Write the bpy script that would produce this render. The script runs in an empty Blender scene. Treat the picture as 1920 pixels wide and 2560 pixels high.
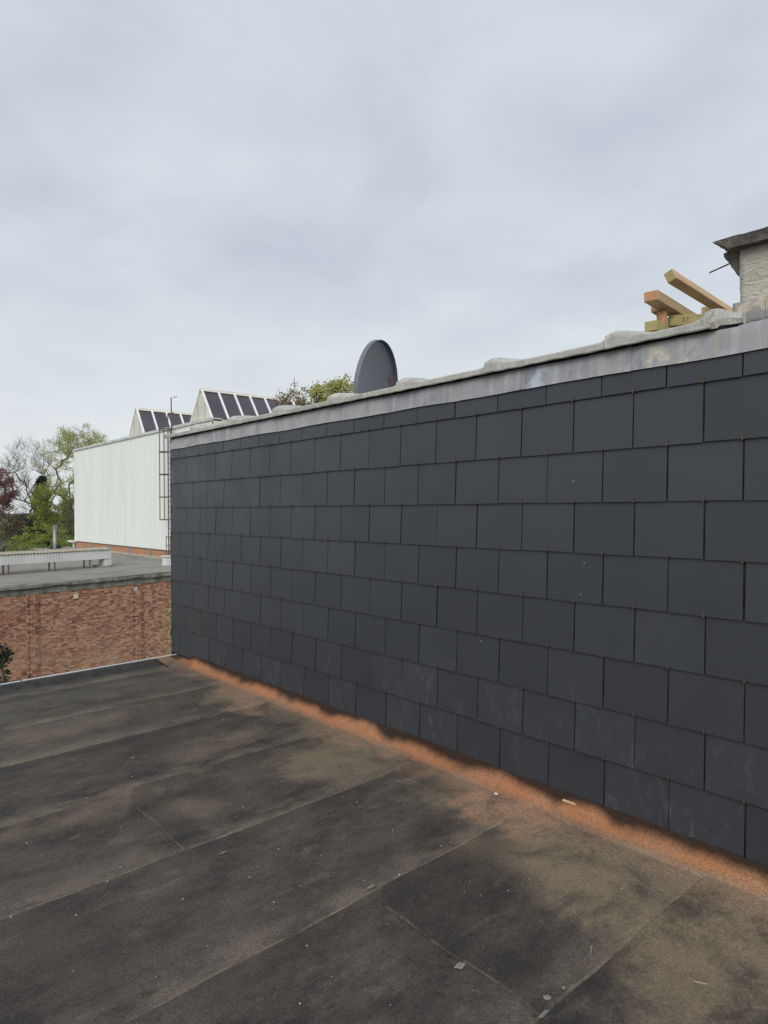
import bpy, bmesh, math, random
import numpy as np
from mathutils import Vector, Matrix
random.seed(7); np.random.seed(7)
sc = bpy.context.scene
C = sc.collection
# ------------------------------------------------------------------ camera
EYE = 1.93
CAM = np.array([-3.66080915, 0.0, EYE])
RT = np.array([0.75050711, -0.66084038, -0.0053918])
UP = np.array([0.00652935, -0.00074353, 0.99997841])
FW = np.array([0.66083012, 0.75052611, -0.00375683])
FPX = 1654.07                                   # focal length in pixels of the 1920 px wide photograph
cd = bpy.data.cameras.new('camera'); cam = bpy.data.objects.new('camera', cd); C.objects.link(cam)
cd.sensor_fit = 'HORIZONTAL'; cd.sensor_width = 36.0; cd.lens = 36.0 * FPX / 1920.0
cd.clip_start = 0.05; cd.clip_end = 5000
m = Matrix.Identity(4)
for i in range(3):
    m[i][0] = RT[i]; m[i][1] = UP[i]; m[i][2] = -FW[i]; m[i][3] = CAM[i]
cam.matrix_world = m
sc.camera = cam
# ------------------------------------------------------------------ sky, sun, exposure
SUN_DIR = Vector((-0.64, -0.54, 0.56)).normalized()       # towards the sun, behind the camera, behind thin cloud
wd = bpy.data.worlds.new('World'); sc.world = wd; wd.use_nodes = True
wt = wd.node_tree; wt.nodes.clear()
def wn(t, **k):
    n = wt.nodes.new(t)
    for a, b in k.items(): setattr(n, a, b)
    return n
sky = wn('ShaderNodeTexSky', sky_type='NISHITA', sun_disc=False)
sky.sun_elevation = math.asin(SUN_DIR.z); sky.sun_rotation = math.atan2(SUN_DIR.x, SUN_DIR.y)
sky.air_density = 1.0; sky.dust_density = 3.0
bg1 = wn('ShaderNodeBackground'); bg1.inputs[1].default_value = 0.08
bg2 = wn('ShaderNodeBackground'); bg2.inputs[1].default_value = 1.0
tc = wn('ShaderNodeTexCoord'); sep = wn('ShaderNodeSeparateXYZ')
wt.links.new(tc.outputs['Generated'], sep.inputs[0])
# cloud deck: project the direction on a high layer so that the clouds shrink towards the horizon
mx = wn('ShaderNodeMath', operation='MAXIMUM'); mx.inputs[1].default_value = 0.0
ad = wn('ShaderNodeMath', operation='ADD'); ad.inputs[1].default_value = 0.22
dx = wn('ShaderNodeMath', operation='DIVIDE'); dy = wn('ShaderNodeMath', operation='DIVIDE')
cb = wn('ShaderNodeCombineXYZ')
wt.links.new(sep.outputs[2], mx.inputs[0]); wt.links.new(mx.outputs[0], ad.inputs[0])
wt.links.new(sep.outputs[0], dx.inputs[0]); wt.links.new(ad.outputs[0], dx.inputs[1])
wt.links.new(sep.outputs[1], dy.inputs[0]); wt.links.new(ad.outputs[0], dy.inputs[1])
wt.links.new(dx.outputs[0], cb.inputs[0]); wt.links.new(dy.outputs[0], cb.inputs[1])
n1 = wn('ShaderNodeTexNoise'); n1.inputs['Scale'].default_value = 2.6; n1.inputs['Detail'].default_value = 5; n1.inputs['Roughness'].default_value = .5; n1.inputs['Distortion'].default_value = .35
wt.links.new(cb.outputs[0], n1.inputs['Vector'])
rp = wn('ShaderNodeValToRGB')
rp.color_ramp.elements[0].position = .30; rp.color_ramp.elements[0].color = (.475, .515, .590, 1)
rp.color_ramp.elements[1].position = .74; rp.color_ramp.elements[1].color = (.610, .655, .705, 1)
wt.links.new(n1.outputs['Fac'], rp.inputs[0])
# overcast pales towards the horizon all round
hz = wn('ShaderNodeMapRange'); hz.inputs['From Min'].default_value = 0.0; hz.inputs['From Max'].default_value = .42
hz.inputs['To Min'].default_value = 1.0; hz.inputs['To Max'].default_value = 0.0; hz.interpolation_type = 'SMOOTHSTEP'
wt.links.new(sep.outputs[2], hz.inputs['Value'])
hm = wn('ShaderNodeMix', data_type='RGBA'); hm.inputs[7].default_value = (.690, .728, .738, 1)
hs = wn('ShaderNodeMath', operation='MULTIPLY'); hs.inputs[1].default_value = .88
wt.links.new(hz.outputs[0], hs.inputs[0]); wt.links.new(hs.outputs[0], hm.inputs[0]); wt.links.new(rp.outputs[0], hm.inputs[6])
wt.links.new(hm.outputs[2], bg2.inputs[0]); wt.links.new(sky.outputs[0], bg1.inputs[0])
mixs = wn('ShaderNodeMixShader'); mixs.inputs[0].default_value = .93
wo = wn('ShaderNodeOutputWorld')
wt.links.new(bg1.outputs[0], mixs.inputs[1]); wt.links.new(bg2.outputs[0], mixs.inputs[2]); wt.links.new(mixs.outputs[0], wo.inputs[0])
sl = bpy.data.lights.new('sun', 'SUN'); sl.energy = 1.5; sl.angle = math.radians(35); sl.color = (1.0, .965, .91)
so = bpy.data.objects.new('sun', sl); C.objects.link(so); so.location = (-8, -6, 12)
so.rotation_euler = SUN_DIR.to_track_quat('Z', 'Y').to_euler()
sc.view_settings.view_transform = 'Standard'; sc.view_settings.look = 'None'
sc.view_settings.exposure = 0.25; sc.view_settings.gamma = 1.0

# ------------------------------------------------------------------ helpers
def ray(x, y): return FW + RT * (x - 960) / FPX - UP * (y - 1280) / FPX
def at(x, y, depth): return CAM + ray(x, y) * depth          # pixel + distance along the view axis
def onX(x, y, X): d = ray(x, y); return CAM + d * ((X - CAM[0]) / d[0])
def rz(X): return 0.0153 * X                                   # our flat roof falls gently away from the slate wall
def pix(P):
    d = np.asarray(P, float) - CAM; z = d @ FW
    return 960 + FPX * (d @ RT) / z, 1280 - FPX * (d @ UP) / z, z

class MB:
    def __init__(s): s.v = []; s.f = []
    def quad(s, *p):
        b = len(s.v); s.v += [tuple(q) for q in p]; s.f.append(tuple(range(b, b + len(p)))); return s
    def hexa(s, p):                         # 8 corners: bottom 0-3 ccw, top 4-7
        b = len(s.v); s.v += [tuple(q) for q in p]
        for f in ((0, 3, 2, 1), (4, 5, 6, 7), (0, 1, 5, 4), (1, 2, 6, 5), (2, 3, 7, 6), (3, 0, 4, 7)):
            s.f.append(tuple(b + i for i in f))
        return s
    def box(s, x0, x1, y0, y1, z0, z1):
        return s.hexa([(x0, y0, z0), (x1, y0, z0), (x1, y1, z0), (x0, y1, z0), (x0, y0, z1), (x1, y0, z1), (x1, y1, z1), (x0, y1, z1)])
    def fbox(s, o, a, b, c, la, lb, lc):    # box in a frame: origin o, axes a b c, ranges
        o, a, b, c = (np.asarray(q, float) for q in (o, a, b, c))
        P = lambda i, j, k: o + a * la[i] + b * lb[j] + c * lc[k]
        return s.hexa([P(0, 0, 0), P(1, 0, 0), P(1, 1, 0), P(0, 1, 0), P(0, 0, 1), P(1, 0, 1), P(1, 1, 1), P(0, 1, 1)])
    def tube(s, pts, rad, n=8, cap=True):
        pts = [np.asarray(p, float) for p in pts]; base = len(s.v)
        if not hasattr(rad, '__len__'): rad = [rad] * len(pts)
        for i, p in enumerate(pts):
            d = pts[min(i + 1, len(pts) - 1)] - pts[max(i - 1, 0)]; d = d / (np.linalg.norm(d) + 1e-9)
            a = np.cross(d, (0, 0, 1)) if abs(d[2]) < .9 else np.cross(d, (1, 0, 0)); a /= np.linalg.norm(a); b = np.cross(d, a)
            for k in range(n):
                t = 2 * math.pi * k / n; s.v.append(tuple(p + rad[i] * (math.cos(t) * a + math.sin(t) * b)))
        for i in range(len(pts) - 1):
            for k in range(n):
                q = base + i * n; s.f.append((q + k, q + (k + 1) % n, q + n + (k + 1) % n, q + n + k))
        if cap:
            s.f.append(tuple(base + k for k in range(n))[::-1]); q = base + (len(pts) - 1) * n; s.f.append(tuple(q + k for k in range(n)))
        return s
    def grid(s, P, nu, nv):                 # P(i,j) -> point
        b = len(s.v)
        for i in range(nu + 1):
            for j in range(nv + 1): s.v.append(tuple(P(i, j)))
        for i in range(nu):
            for j in range(nv):
                q = b + i * (nv + 1) + j; s.f.append((q, q + nv + 1, q + nv + 2, q + 1))
        return s
    def mesh(s, name):
        me = bpy.data.meshes.new(name); me.from_pydata(s.v, [], s.f); me.validate(); me.update(); return me
    def build(s, name, mat, parent=None, smooth=False, fix=True):
        me = s.mesh(name)
        if fix:
            bm = bmesh.new(); bm.from_mesh(me); bmesh.ops.recalc_face_normals(bm, faces=bm.faces); bm.to_mesh(me); bm.free()
        return link(name, me, mat, parent, smooth)
def link(name, me, mat, parent=None, smooth=False):
    if not me.materials: me.materials.append(mat)
    if smooth:
        for p in me.polygons: p.use_smooth = True
    o = bpy.data.objects.new(name, me); C.objects.link(o)
    if parent is not None: o.parent = parent
    return o
def place(name, me, parent, loc, rot=(0, 0, 0)):
    o = bpy.data.objects.new(name, me); C.objects.link(o); o.parent = parent
    o.location = loc; o.rotation_euler = rot; return o
def thing(name, label, cat, group=None, loc=(0, 0, 0)):
    o = bpy.data.objects.new(name, None); C.objects.link(o); o.empty_display_size = .2
    return tag(o, label, cat, group)
def tag(o, label, cat, group=None):
    o['label'] = label; o['category'] = cat
    if group: o['group'] = group
    return o
def bevel(o, w, seg=1):
    md = o.modifiers.new('bevel', 'BEVEL'); md.width = w; md.segments = seg; md.limit_method = 'ANGLE'; return o

# ------------------------------------------------------------------ materials
class Mat:
    def __init__(s, name, rough=.8, spec=.4):
        s.m = bpy.data.materials.new(name); s.m.use_nodes = True; s.t = s.m.node_tree
        s.b = s.t.nodes['Principled BSDF']; s.b.inputs['Roughness'].default_value = rough
        s.b.inputs['Specular IOR Level'].default_value = spec
        s._pos = None
    def n(s, t, **k):
        n = s.t.nodes.new(t)
        for a, b in k.items(): setattr(n, a, b)
        return n
    def L(s, a, b): s.t.links.new(a, b)
    def pos(s):
        if s._pos is None: s._pos = s.n('ShaderNodeNewGeometry')
        return s._pos.outputs['Position']
    def island(s): s.pos(); return s._pos.outputs['Random Per Island']
    def objrand(s): return s.n('ShaderNodeObjectInfo').outputs['Random']
    def noise(s, scale, detail=4, rough=.55, dist=0, stretch=None, off=(0, 0, 0), vec=None):
        v = vec if vec is not None else s.pos()
        if stretch or any(off):
            mp = s.n('ShaderNodeMapping'); mp.inputs['Scale'].default_value = stretch or (1, 1, 1); mp.inputs['Location'].default_value = off
            s.L(v, mp.inputs['Vector']); v = mp.outputs[0]
        n = s.n('ShaderNodeTexNoise'); n.inputs['Scale'].default_value = scale; n.inputs['Detail'].default_value = detail
        n.inputs['Roughness'].default_value = rough; n.inputs['Distortion'].default_value = dist
        s.L(v, n.inputs['Vector']); return n.outputs['Fac']
    def ramp(s, fac, a, b, smooth=True, lo=0., hi=1.):
        r = s.n('ShaderNodeMapRange'); r.inputs['From Min'].default_value = a; r.inputs['From Max'].default_value = b
        r.inputs['To Min'].default_value = lo; r.inputs['To Max'].default_value = hi
        if smooth: r.interpolation_type = 'SMOOTHSTEP'
        s.L(fac, r.inputs['Value']); return r.outputs[0]
    def math(s, op, a, b=None, clamp=False):
        n = s.n('ShaderNodeMath', operation=op); n.use_clamp = clamp
        for i, q in enumerate((a, b)):
            if q is None: continue
            if isinstance(q, (int, float)): n.inputs[i].default_value = q
            else: s.L(q, n.inputs[i])
        return n.outputs[0]
    def mul(s, a, b): return s.math('MULTIPLY', a, b)
    def mix(s, fac, a, b, blend='MIX'):
        n = s.n('ShaderNodeMix', data_type='RGBA'); n.blend_type = blend
        for i, q in ((0, fac), (6, a), (7, b)):
            if isinstance(q, (int, float)): n.inputs[i].default_value = q
            elif isinstance(q, tuple): n.inputs[i].default_value = (*q, 1)
            else: s.L(q, n.inputs[i])
        return n.outputs[2]
    def sepz(s): q = s.n('ShaderNodeSeparateXYZ'); s.L(s.pos(), q.inputs[0]); return q.outputs
    def color(s, c):
        if isinstance(c, tuple): s.b.inputs['Base Color'].default_value = (*c, 1)
        else: s.L(c, s.b.inputs['Base Color'])
        return s
    def rough(s, r): s.L(r, s.b.inputs['Roughness']); return s
    def bump(s, h, strength=.3, dist=.01):
        b = s.n('ShaderNodeBump'); b.inputs['Strength'].default_value = strength; b.inputs['Distance'].default_value = dist
        s.L(h, b.inputs['Height']); s.L(b.outputs[0], s.b.inputs['Normal']); return s
    def blob(s, X, Y, rx, ry, warp):        # soft patch on the roof plane, outline broken up by warp (a 0..1 noise)
        xyz = s.sepz()
        a = s.mul(s.math('SUBTRACT', xyz[0], X), 1 / rx); b = s.mul(s.math('SUBTRACT', xyz[1], Y), 1 / ry)
        d = s.math('ADD', s.mul(a, a), s.mul(b, b)); d = s.math('ADD', d, s.mul(s.math('SUBTRACT', warp, .5), 4.6))
        return s.ramp(d, 1.15, -.15)
M = {}
def simple(name, col, rough=.7, var=.25, scale=6, spec=.4, metal=0, col2=None, bump=0):
    q = Mat(name, rough, spec); n = q.noise(scale, 5)
    c2 = col2 or tuple(c * (1 - var) for c in col)
    q.color(q.mix(q.ramp(n, .3, .7), col, c2)); q.b.inputs['Metallic'].default_value = metal
    if bump: q.bump(q.noise(scale * 8, 4), bump, .01)
    M[name] = q.m; return q.m

# mineral roofing felt: dark, with pale dust in the lows, rust run-off below the slate wall
q = Mat('roof_felt', .93, .25)
xyz = q.sepz()
big = q.noise(.75, 9, .66, .25, stretch=(.8, 1.25, 1)); mid = q.noise(3.2, 9, .72, .15, stretch=(.75, 1.2, 1)); fine = q.noise(17, 6, .7)
grain = q.noise(80, 5, .9); warp = q.noise(2.2, 10, .70, .25, off=(3, 5, 1))
col = q.mix(q.ramp(mid, .30, .70), (.036, .0315, .0315), (.092, .079, .069))
col = q.mix(q.mul(q.ramp(fine, .42, .70), .30), col, (.120, .106, .090))
col = q.mix(q.mul(q.ramp(big, .42, .72), .42), col, (.135, .115, .092))
col = q.mix(q.mul(q.ramp(q.noise(5.5, 6, .65, .8, stretch=(.45, 1.3, 1), off=(9, 2, 0)), .52, .74), .38), col, (.185, .158, .122))
mossf = q.mul(q.ramp(xyz[1], 4.2, 8.0), q.ramp(warp, .40, .66))
col = q.mix(q.mul(mossf, .42), col, (.100, .098, .062))
for (X, Y, rx, ry, a) in ((-1.0, 5.05, .50, .26, .46), (-1.80, 4.1, .26, .22, .30), (-.50, 4.1, .6, .5, .62), (-.25, 6.1, .5, .5, .55), (-.35, 3.1, .42, .55, .52),
                          (-.45, 2.35, .5, .45, .72), (-.2, 1.6, .8, .8, .85), (-.70, 1.25, .75, .35, .66), (-.55, 1.95, .55, .4, .55), (-2.2, 4.5, .8, .25, .35), (-.3, .6, .9, .9, .8), (-1.9, 6.4, .7, .35, .28), (-.15, 4.9, .35, .8, .5)):
    col = q.mix(q.mul(q.blob(X, Y, rx, ry, warp), a * .92), col, (.265, .208, .143))
for (X, Y, rx, ry, a) in ((-1.5, 5.45, .55, .25, .6), (-1.2, 2.2, .5, .35, .6), (-1.3, 1.68, .3, .22, .5), (-2.9, 3.1, .8, .5, .45), (-1.1, 6.9, .4, .3, .4), (-.75, 2.62, .32, .4, .55)):
    col = q.mix(q.mul(q.blob(X, Y, rx, ry, warp), a * .7), col, (.040, .034, .032))
# dirt on laps (per sheet UV: v runs across the sheet in metres, u along it)
uvn = q.n('ShaderNodeUVMap'); uvn.uv_map = 'UVMap'; us = q.n('ShaderNodeSeparateXYZ'); q.L(uvn.outputs[0], us.inputs[0])
v = us.outputs[1]; u = us.outputs[0]
jit = q.mul(q.math('SUBTRACT', fine, .5), .03)
vj = q.math('ADD', v, jit)
lapdark = q.mul(q.ramp(vj, .86, .97), q.ramp(warp, .34, .60))
col = q.mix(q.mul(lapdark, .38), col, (.030, .028, .027))
silt = q.mul(q.ramp(vj, .22, .055), q.ramp(mid, .34, .60))
col = q.mix(q.mul(silt, .46), col, (.215, .182, .135))
seam = q.mul(q.mul(q.ramp(q.math('ADD', v, q.mul(jit, .5)), .031, .019), q.ramp(xyz[1], 6.4, 5.9)), q.ramp(q.noise(4.3, 5, .7, off=(4, 1, 0)), .38, .64))
col = q.mix(q.mul(seam, .62), col, (.27, .23, .17))
seamd = q.mul(q.mul(q.ramp(v, .034, .018), q.ramp(xyz[1], 5.9, 6.5)), q.ramp(q.noise(3.1, 5, .7, off=(1, 8, 0)), .66, .50))
col = q.mix(q.mul(seamd, .85), col, (.012, .011, .011))
bleed = q.mul(q.ramp(u, .012, .005), q.ramp(q.noise(9, 4, .6, off=(2, 2, 0)), .38, .62))
col = q.mix(q.mul(bleed, .6), col, (.19, .145, .105))
lapband = q.mul(q.ramp(u, .22, .15), q.ramp(u, -.01, .02))
col = q.mix(q.mul(lapband, .35), col, (.034, .032, .031))
# rust
rn = q.noise(1.7, 9, .68, .3, off=(0, 3, 7)); rn2 = q.noise(5, 8, .70, .2)
lim = q.math('ADD', q.mul(q.math('SUBTRACT', rn, .5), 1.5), q.mul(q.math('SUBTRACT', rn2, .5), .30))
rx_ = q.math('SUBTRACT', xyz[0], lim)
rustA = q.mul(q.ramp(rx_, -.42, -.02), q.ramp(xyz[0], -1.15, -.2))
rustA = q.mul(rustA, .8); rustA = q.math('MAXIMUM', rustA, q.mul(q.blob(-.25, 2.68, .36, .46, warp), 1.5))
rustA = q.math('MAXIMUM', rustA, q.mul(q.blob(-.36, 5.75, .30, .35, warp), .8))
col = q.mix(q.mul(rustA, .62), col, (.380, .232, .148))
rustB = q.mul(q.ramp(q.math('ADD', xyz[0], q.mul(q.math('SUBTRACT', q.noise(2.6, 5, .6, off=(6, 0, 2)), .5), .16)), -.165, -.080), q.ramp(xyz[1], 8.3, 7.8))
col = q.mix(q.mul(rustB, q.ramp(rn, .30, .64, lo=.45, hi=.92)), col, (.390, .165, .075))
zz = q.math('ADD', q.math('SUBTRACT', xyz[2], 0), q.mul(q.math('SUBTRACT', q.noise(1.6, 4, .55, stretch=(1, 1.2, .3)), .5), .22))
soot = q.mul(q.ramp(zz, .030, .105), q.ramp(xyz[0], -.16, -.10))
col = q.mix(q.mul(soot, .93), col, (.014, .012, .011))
# grain of the mineral chips, then pale specks
col = q.mix(.75, col, q.mix(q.ramp(grain, .36, .64, False), (.42, .42, .42), (1.62, 1.60, 1.57)), 'MULTIPLY')
vo = q.n('ShaderNodeTexVoronoi'); vo.inputs['Scale'].default_value = 26; q.L(q.pos(), vo.inputs['Vector'])
sp = q.mul(q.ramp(vo.outputs['Distance'], .10, .05, False), q.ramp(q.noise(31, 2, off=(5, 5, 5)), .62, .66))
col = q.mix(q.mul(sp, .40), col, (.36, .34, .30))
ob = q.ramp(q.objrand(), 0, 1, False, .95, 1.06)
hs_ = q.n('ShaderNodeHueSaturation'); q.L(col, hs_.inputs['Color']); q.L(ob, hs_.inputs['Value'])
q.color(hs_.outputs[0])
q.bump(q.math('ADD', q.mul(grain, .5), q.mul(mid, 1.6)), .55, .006)
M['roof_felt'] = q.m

# fibre-cement slates
q = Mat('slate', .42, .6)
xyz = q.sepz(); r = q.objrand()
col = q.mix(r, (.031, .0345, .0425), (.040, .044, .053))
col = q.mix(q.mul(q.ramp(q.noise(1.1, 4, .5), .35, .7), .5), col, (.031, .034, .041))
col = q.mix(q.ramp(q.noise(420, 2, .6, stretch=(1, .35, 1)), .3, .7), q.mix(1.0, col, (.90, .90, .90), 'MULTIPLY'), q.mix(1.0, col, (1.09, 1.09, 1.09), 'MULTIPLY'))
low = q.ramp(xyz[2], 1.25, .15)
pick = q.ramp(q.math('ADD', r, q.mul(low, .45)), .55, .95)
bl = q.ramp(q.noise(7, 6, .72, 1.2, stretch=(1, 1.6, .8)),   .50, .74); bl2 = q.ramp(q.noise(26, 4, .7, .6, stretch=(1, 1.6, .45), off=(3, 3, 3)), .60, .80)
col = q.mix(q.mul(q.mul(bl, q.math('ADD', q.mul(bl2, .9), .22)), q.mul(pick, q.math('ADD', q.mul(low, .95), .05))), col, (.24, .255, .28))
vo = q.n('ShaderNodeTexVoronoi'); vo.inputs['Scale'].default_value = 9; q.L(q.pos(), vo.inputs['Vector'])
dot = q.mul(q.ramp(vo.outputs['Distance'], .075, .03, False), q.ramp(q.noise(13, 2, off=(8, 1, 2)), .60, .63))
col = q.mix(q.mul(dot, .45), col, (.40, .40, .40))
q.color(col); q.rough(q.ramp(q.noise(2.4, 5, .6), .3, .7, lo=.36, hi=.48))
q.bump(q.math('ADD', q.noise(420, 2, .6, stretch=(1, .4, 1)), q.mul(q.noise(2.0, 3), 2.5)), .10, .004)
M['slate'] = q.m
simple('bitumen_shaded', (.030, .029, .030), .8, .3, 9, .3, 0, (.052, .050, .046))  # black bitumen of the upstand, with the shade of its steep face painted in
simple('membrane', (.018, .018, .02), .9)
simple('hook', (.20, .125, .085), .5, .45, 60, .5, .5)
simple('slate_house_wall', (.22, .20, .18), .9, .2, 3)

# lead flashing
q = Mat('lead', .55, .45)
xyz = q.sepz(); r = q.objrand()
base = q.mix(r, (.285, .297, .328), (.385, .382, .384))
base = q.mix(q.mul(q.ramp(q.noise(5, 6, .65, .6), .42, .70), .75), base, (.205, .213, .248))
streak = q.ramp(q.noise(6, 5, .6, .2, stretch=(1, 2.6, .25)), .48, .74)
base = q.mix(q.mul(streak, .60), base, (.56, .55, .53))
ochre = q.mul(q.ramp(q.noise(4, 5, .65, .4, stretch=(1, 1.6, .5), off=(7, 3, 2)), .54, .72), q.ramp(xyz[1], 5.5, 2.2))
base = q.mix(q.mul(ochre, .70), base, (.42, .37, .29))
# bright mortar smears on the sheets below the chimney
cream = q.mul(q.ramp(q.noise(10, 7, .68, .15), .44, .60), q.mul(q.ramp(q.math('ABSOLUTE', q.math('SUBTRACT', xyz[1], 1.73)), .22, .08), q.ramp(xyz[2], 2.88, 2.80)))
base = q.mix(q.mul(cream, .85), base, (.66, .58, .46))
blue = q.mul(q.ramp(q.noise(7, 4, .6, .6), .40, .56), q.ramp(q.math('ABSOLUTE', q.math('SUBTRACT', xyz[1], 2.60)), .12, .04))
base = q.mix(q.mul(blue, .8), base, (.50, .56, .62))
q.color(base); q.bump(q.math('ADD', q.mul(q.noise(4, 4, stretch=(1, 1, .6)), 3), q.noise(40, 3)), .30, .006)
M['lead'] = q.m
q = Mat('chimney_lead', .5, .45)
base = q.mix(q.ramp(q.noise(6, 5, .6), .35, .7), (.23, .235, .255), (.36, .34, .31))
base = q.mix(q.mul(q.ramp(q.noise(8, 6, .65, .1, off=(1, 2, 4)), .48, .60), .8), base, (.60, .53, .42)); q.color(base)
q.bump(q.noise(9, 4, .6, 1), .7, .02); M['chimney_lead'] = q.m

# lichen-grey fibre cement
q = Mat('coping', .92, .25)
c = q.mix(q.ramp(q.noise(6, 6, .65), .35, .68), (.52, .515, .475), (.36, .36, .33))
c = q.mix(q.mul(q.ramp(q.noise(21, 5, .7), .52, .66), .6), c, (.64, .63, .57))
c = q.mix(q.mul(q.ramp(q.noise(14, 5, .7, off=(5, 1, 1)), .60, .72), .55), c, (.155, .155, .13))
c = q.mix(q.mul(q.ramp(q.noise(3, 4, .6, off=(2, 9, 1)), .60, .75), .35), c, (.40, .30, .21)); q.color(c)
q.bump(q.noise(60, 5, .7), .6, .008); M['coping'] = q.m
simple('roof_sheet', (.27, .27, .25), .93, .35, 2)

# chimney
q = Mat('render', .9, .3)
c = q.mix(q.ramp(q.noise(5, 6, .6), .35, .7), (.60, .565, .49), (.47, .44, .375))
c = q.mix(q.mul(q.ramp(q.noise(40, 4, .6), .62, .72), .7), c, (.33, .30, .25))
q.color(c); q.bump(q.math('ADD', q.mul(q.noise(9, 5, .6, .6, stretch=(1, 1, 2.4)), 2.5), q.noise(70, 4, .7)), .8, .012); M['render'] = q.m
q = Mat('old_concrete', .95, .2)
c = q.mix(q.ramp(q.noise(8, 6, .7), .35, .68), (.23, .205, .175), (.085, .076, .066))
c = q.mix(q.ramp(q.noise(18, 5, .7, off=(3, 3, 1)), .62, .70), c, (.52, .48, .42))
c = q.mix(q.mul(q.ramp(q.noise(11, 5, .7, off=(1, 7, 1)), .56, .66), .5), c, (.16, .15, .085)); q.color(c)
q.bump(q.noise(45, 6, .75), 1.0, .02); M['old_concrete'] = q.m
simple('mortar_lump', (.62, .58, .50), .95, .4, 14, .2, 0, None, .8)
simple('rebar', (.10, .07, .06), .7, .3, 30)

# timber
q = Mat('timber', .7, .3)
g = q.noise(5, 5, .6, .4, stretch=(.6, 6, 8)); r = q.objrand()
c = q.mix(r, (.50, .36, .20), (.57, .38, .22)); c = q.mix(q.mul(q.ramp(g, .4, .7), .6), c, (.36, .235, .11))
c = q.mix(q.mul(q.ramp(q.noise(2.4, 4), .55, .7), .35), c, (.34, .31, .15)); q.color(c); q.bump(g, .15, .003); M['timber'] = q.m
simple('timber_green', (.42, .38, .165), .75, .35, 9, .3, 0, (.33, .26, .12))
simple('timber_end', (.58, .31, .15), .75, .3, 25, .3, 0, (.47, .25, .12))
simple('ink', (.04, .04, .03), .8)
simple('dish_paint', (.150, .168, .195), .42, .12, 2.5, .5)
simple('brown_steel', (.115, .048, .038), .55, .3, 12)

# far buildings
q = Mat('cladding', .5, .4)
c = q.mix(q.ramp(q.noise(.5, 5, .6, stretch=(1, 3, .3)), .35, .7), (.83, .855, .82), (.77, .80, .765)); q.color(c); M['cladding'] = q.m
simple('parapet_cap', (.66, .68, .65), .6, .25, 1.5)
simple('cream_panel', (.70, .68, .60), .6, .12, 1.0)
simple('white_bar', (.86, .86, .85), .5, .06)
q = Mat('roof_glass', .22, .5); q.color(q.mix(q.ramp(q.noise(.8, 4), .35, .7), (.060, .058, .070), (.082, .080, .094))); M['roof_glass'] = q.m
simple('rust_steel', (.16, .115, .095), .7, .35, 8)
simple('galv', (.36, .38, .41), .45, .2, 4, .5, .5)
q = Mat('far_felt', .95, .2)
c = q.mix(q.ramp(q.noise(.6, 6, .65, .4), .35, .68), (.290, .280, .240), (.205, .200, .178))
c = q.mix(q.mul(q.ramp(q.noise(2.6, 5, .65), .5, .72), .5), c, (.36, .35, .30)); q.color(c); M['far_felt'] = q.m
q = Mat('cement_sheet', .85, .3)
xyz = q.sepz()
c = q.mix(q.ramp(q.noise(1.2, 5, .6), .35, .7), (.62, .625, .61), (.50, .51, .50))
st = q.mul(q.ramp(q.noise(6, 5, .6, .2, stretch=(1, 1, .12)), .62, .74), .75); c = q.mix(st, c, (.14, .14, .13)); q.color(c); M['cement_sheet'] = q.m
simple('moss_sheet', (.44, .42, .36), .95, .35, 5, .2, 0, (.30, .28, .20), .5)
q = Mat('soot_concrete', .95, .2)
c = q.mix(q.ramp(q.noise(2.2, 6, .7, .3, stretch=(1, 1, .5)), .34, .66), (.290, .280, .250), (.120, .120, .107))
c = q.mix(q.mul(q.ramp(q.noise(5, 5, .7, off=(4, 4, 2)), .56, .70), .7), c, (.33, .32, .28)); q.color(c); q.bump(q.noise(9, 6, .7), .8, .03); M['soot_concrete'] = q.m
def brickmat(name, rand, dirt=1.0):
    q = Mat(name, .92, .2); r = rand(q)
    rp = q.n('ShaderNodeValToRGB'); cr = rp.color_ramp; cr.interpolation = 'CONSTANT'
    cols = [(.0, (.130, .055, .040)), (.14, (.225, .094, .060)), (.40, (.330, .150, .092)), (.62, (.420, .215, .132)), (.80, (.490, .275, .175)), (.94, (.430, .290, .200))]
    cr.elements[0].position = 0; cr.elements[0].color = (*cols[0][1], 1); cr.elements[1].position = cols[1][0]; cr.elements[1].color = (*cols[1][1], 1)
    for p, c_ in cols[2:]:
        e = cr.elements.new(p); e.color = (*c_, 1)
    q.L(r, rp.inputs[0]); c = rp.outputs[0]
    c = q.mix(q.mul(q.ramp(q.noise(1.5, 8, .66, .2), .44, .70), .42 * dirt), c, (.540, .320, .205))
    z = q.sepz()[2]
    c = q.mix(q.mul(q.mul(q.ramp(z, -1.9, -4.4), q.ramp(q.noise(1.8, 6, .7, .4), .40, .66)), .65 * dirt), c, (.40, .315, .225))
    c = q.mix(q.mul(q.ramp(q.noise(11, 5, .7), .4, .72), .25), c, (.45, .27, .17)); q.color(c); q.bump(q.noise(60, 4), .5, .006); M[name] = q.m
brickmat('brick', lambda q: q.objrand()); brickmat('brick_mass', lambda q: q.island()); 
simple('mortar', (.62, .44, .32), .95, .25, 2.2, .2, 0, (.55, .40, .29))
q = Mat('plinth_brick', .9, .25); r = q.island(); q.color(q.mix(r, (.45, .215, .13), (.54, .30, .19))); M['plinth_brick'] = q.m
simple('plinth_mortar', (.50, .36, .27), .95, .15)
simple('beige_plastic', (.66, .62, .44), .5, .1)
simple('white_plastic', (.72, .73, .71), .5, .1)
simple('vent_grey', (.42, .43, .43), .6, .1)
simple('alu', (.82, .83, .84), .35, .08, 3, .5, .2)
simple('white_disc', (.86, .85, .82), .6, .05)
simple('wood_scrap', (.55, .42, .20), .8, .25, 20)
simple('straw', (.55, .46, .30), .8, .25, 20)
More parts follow.
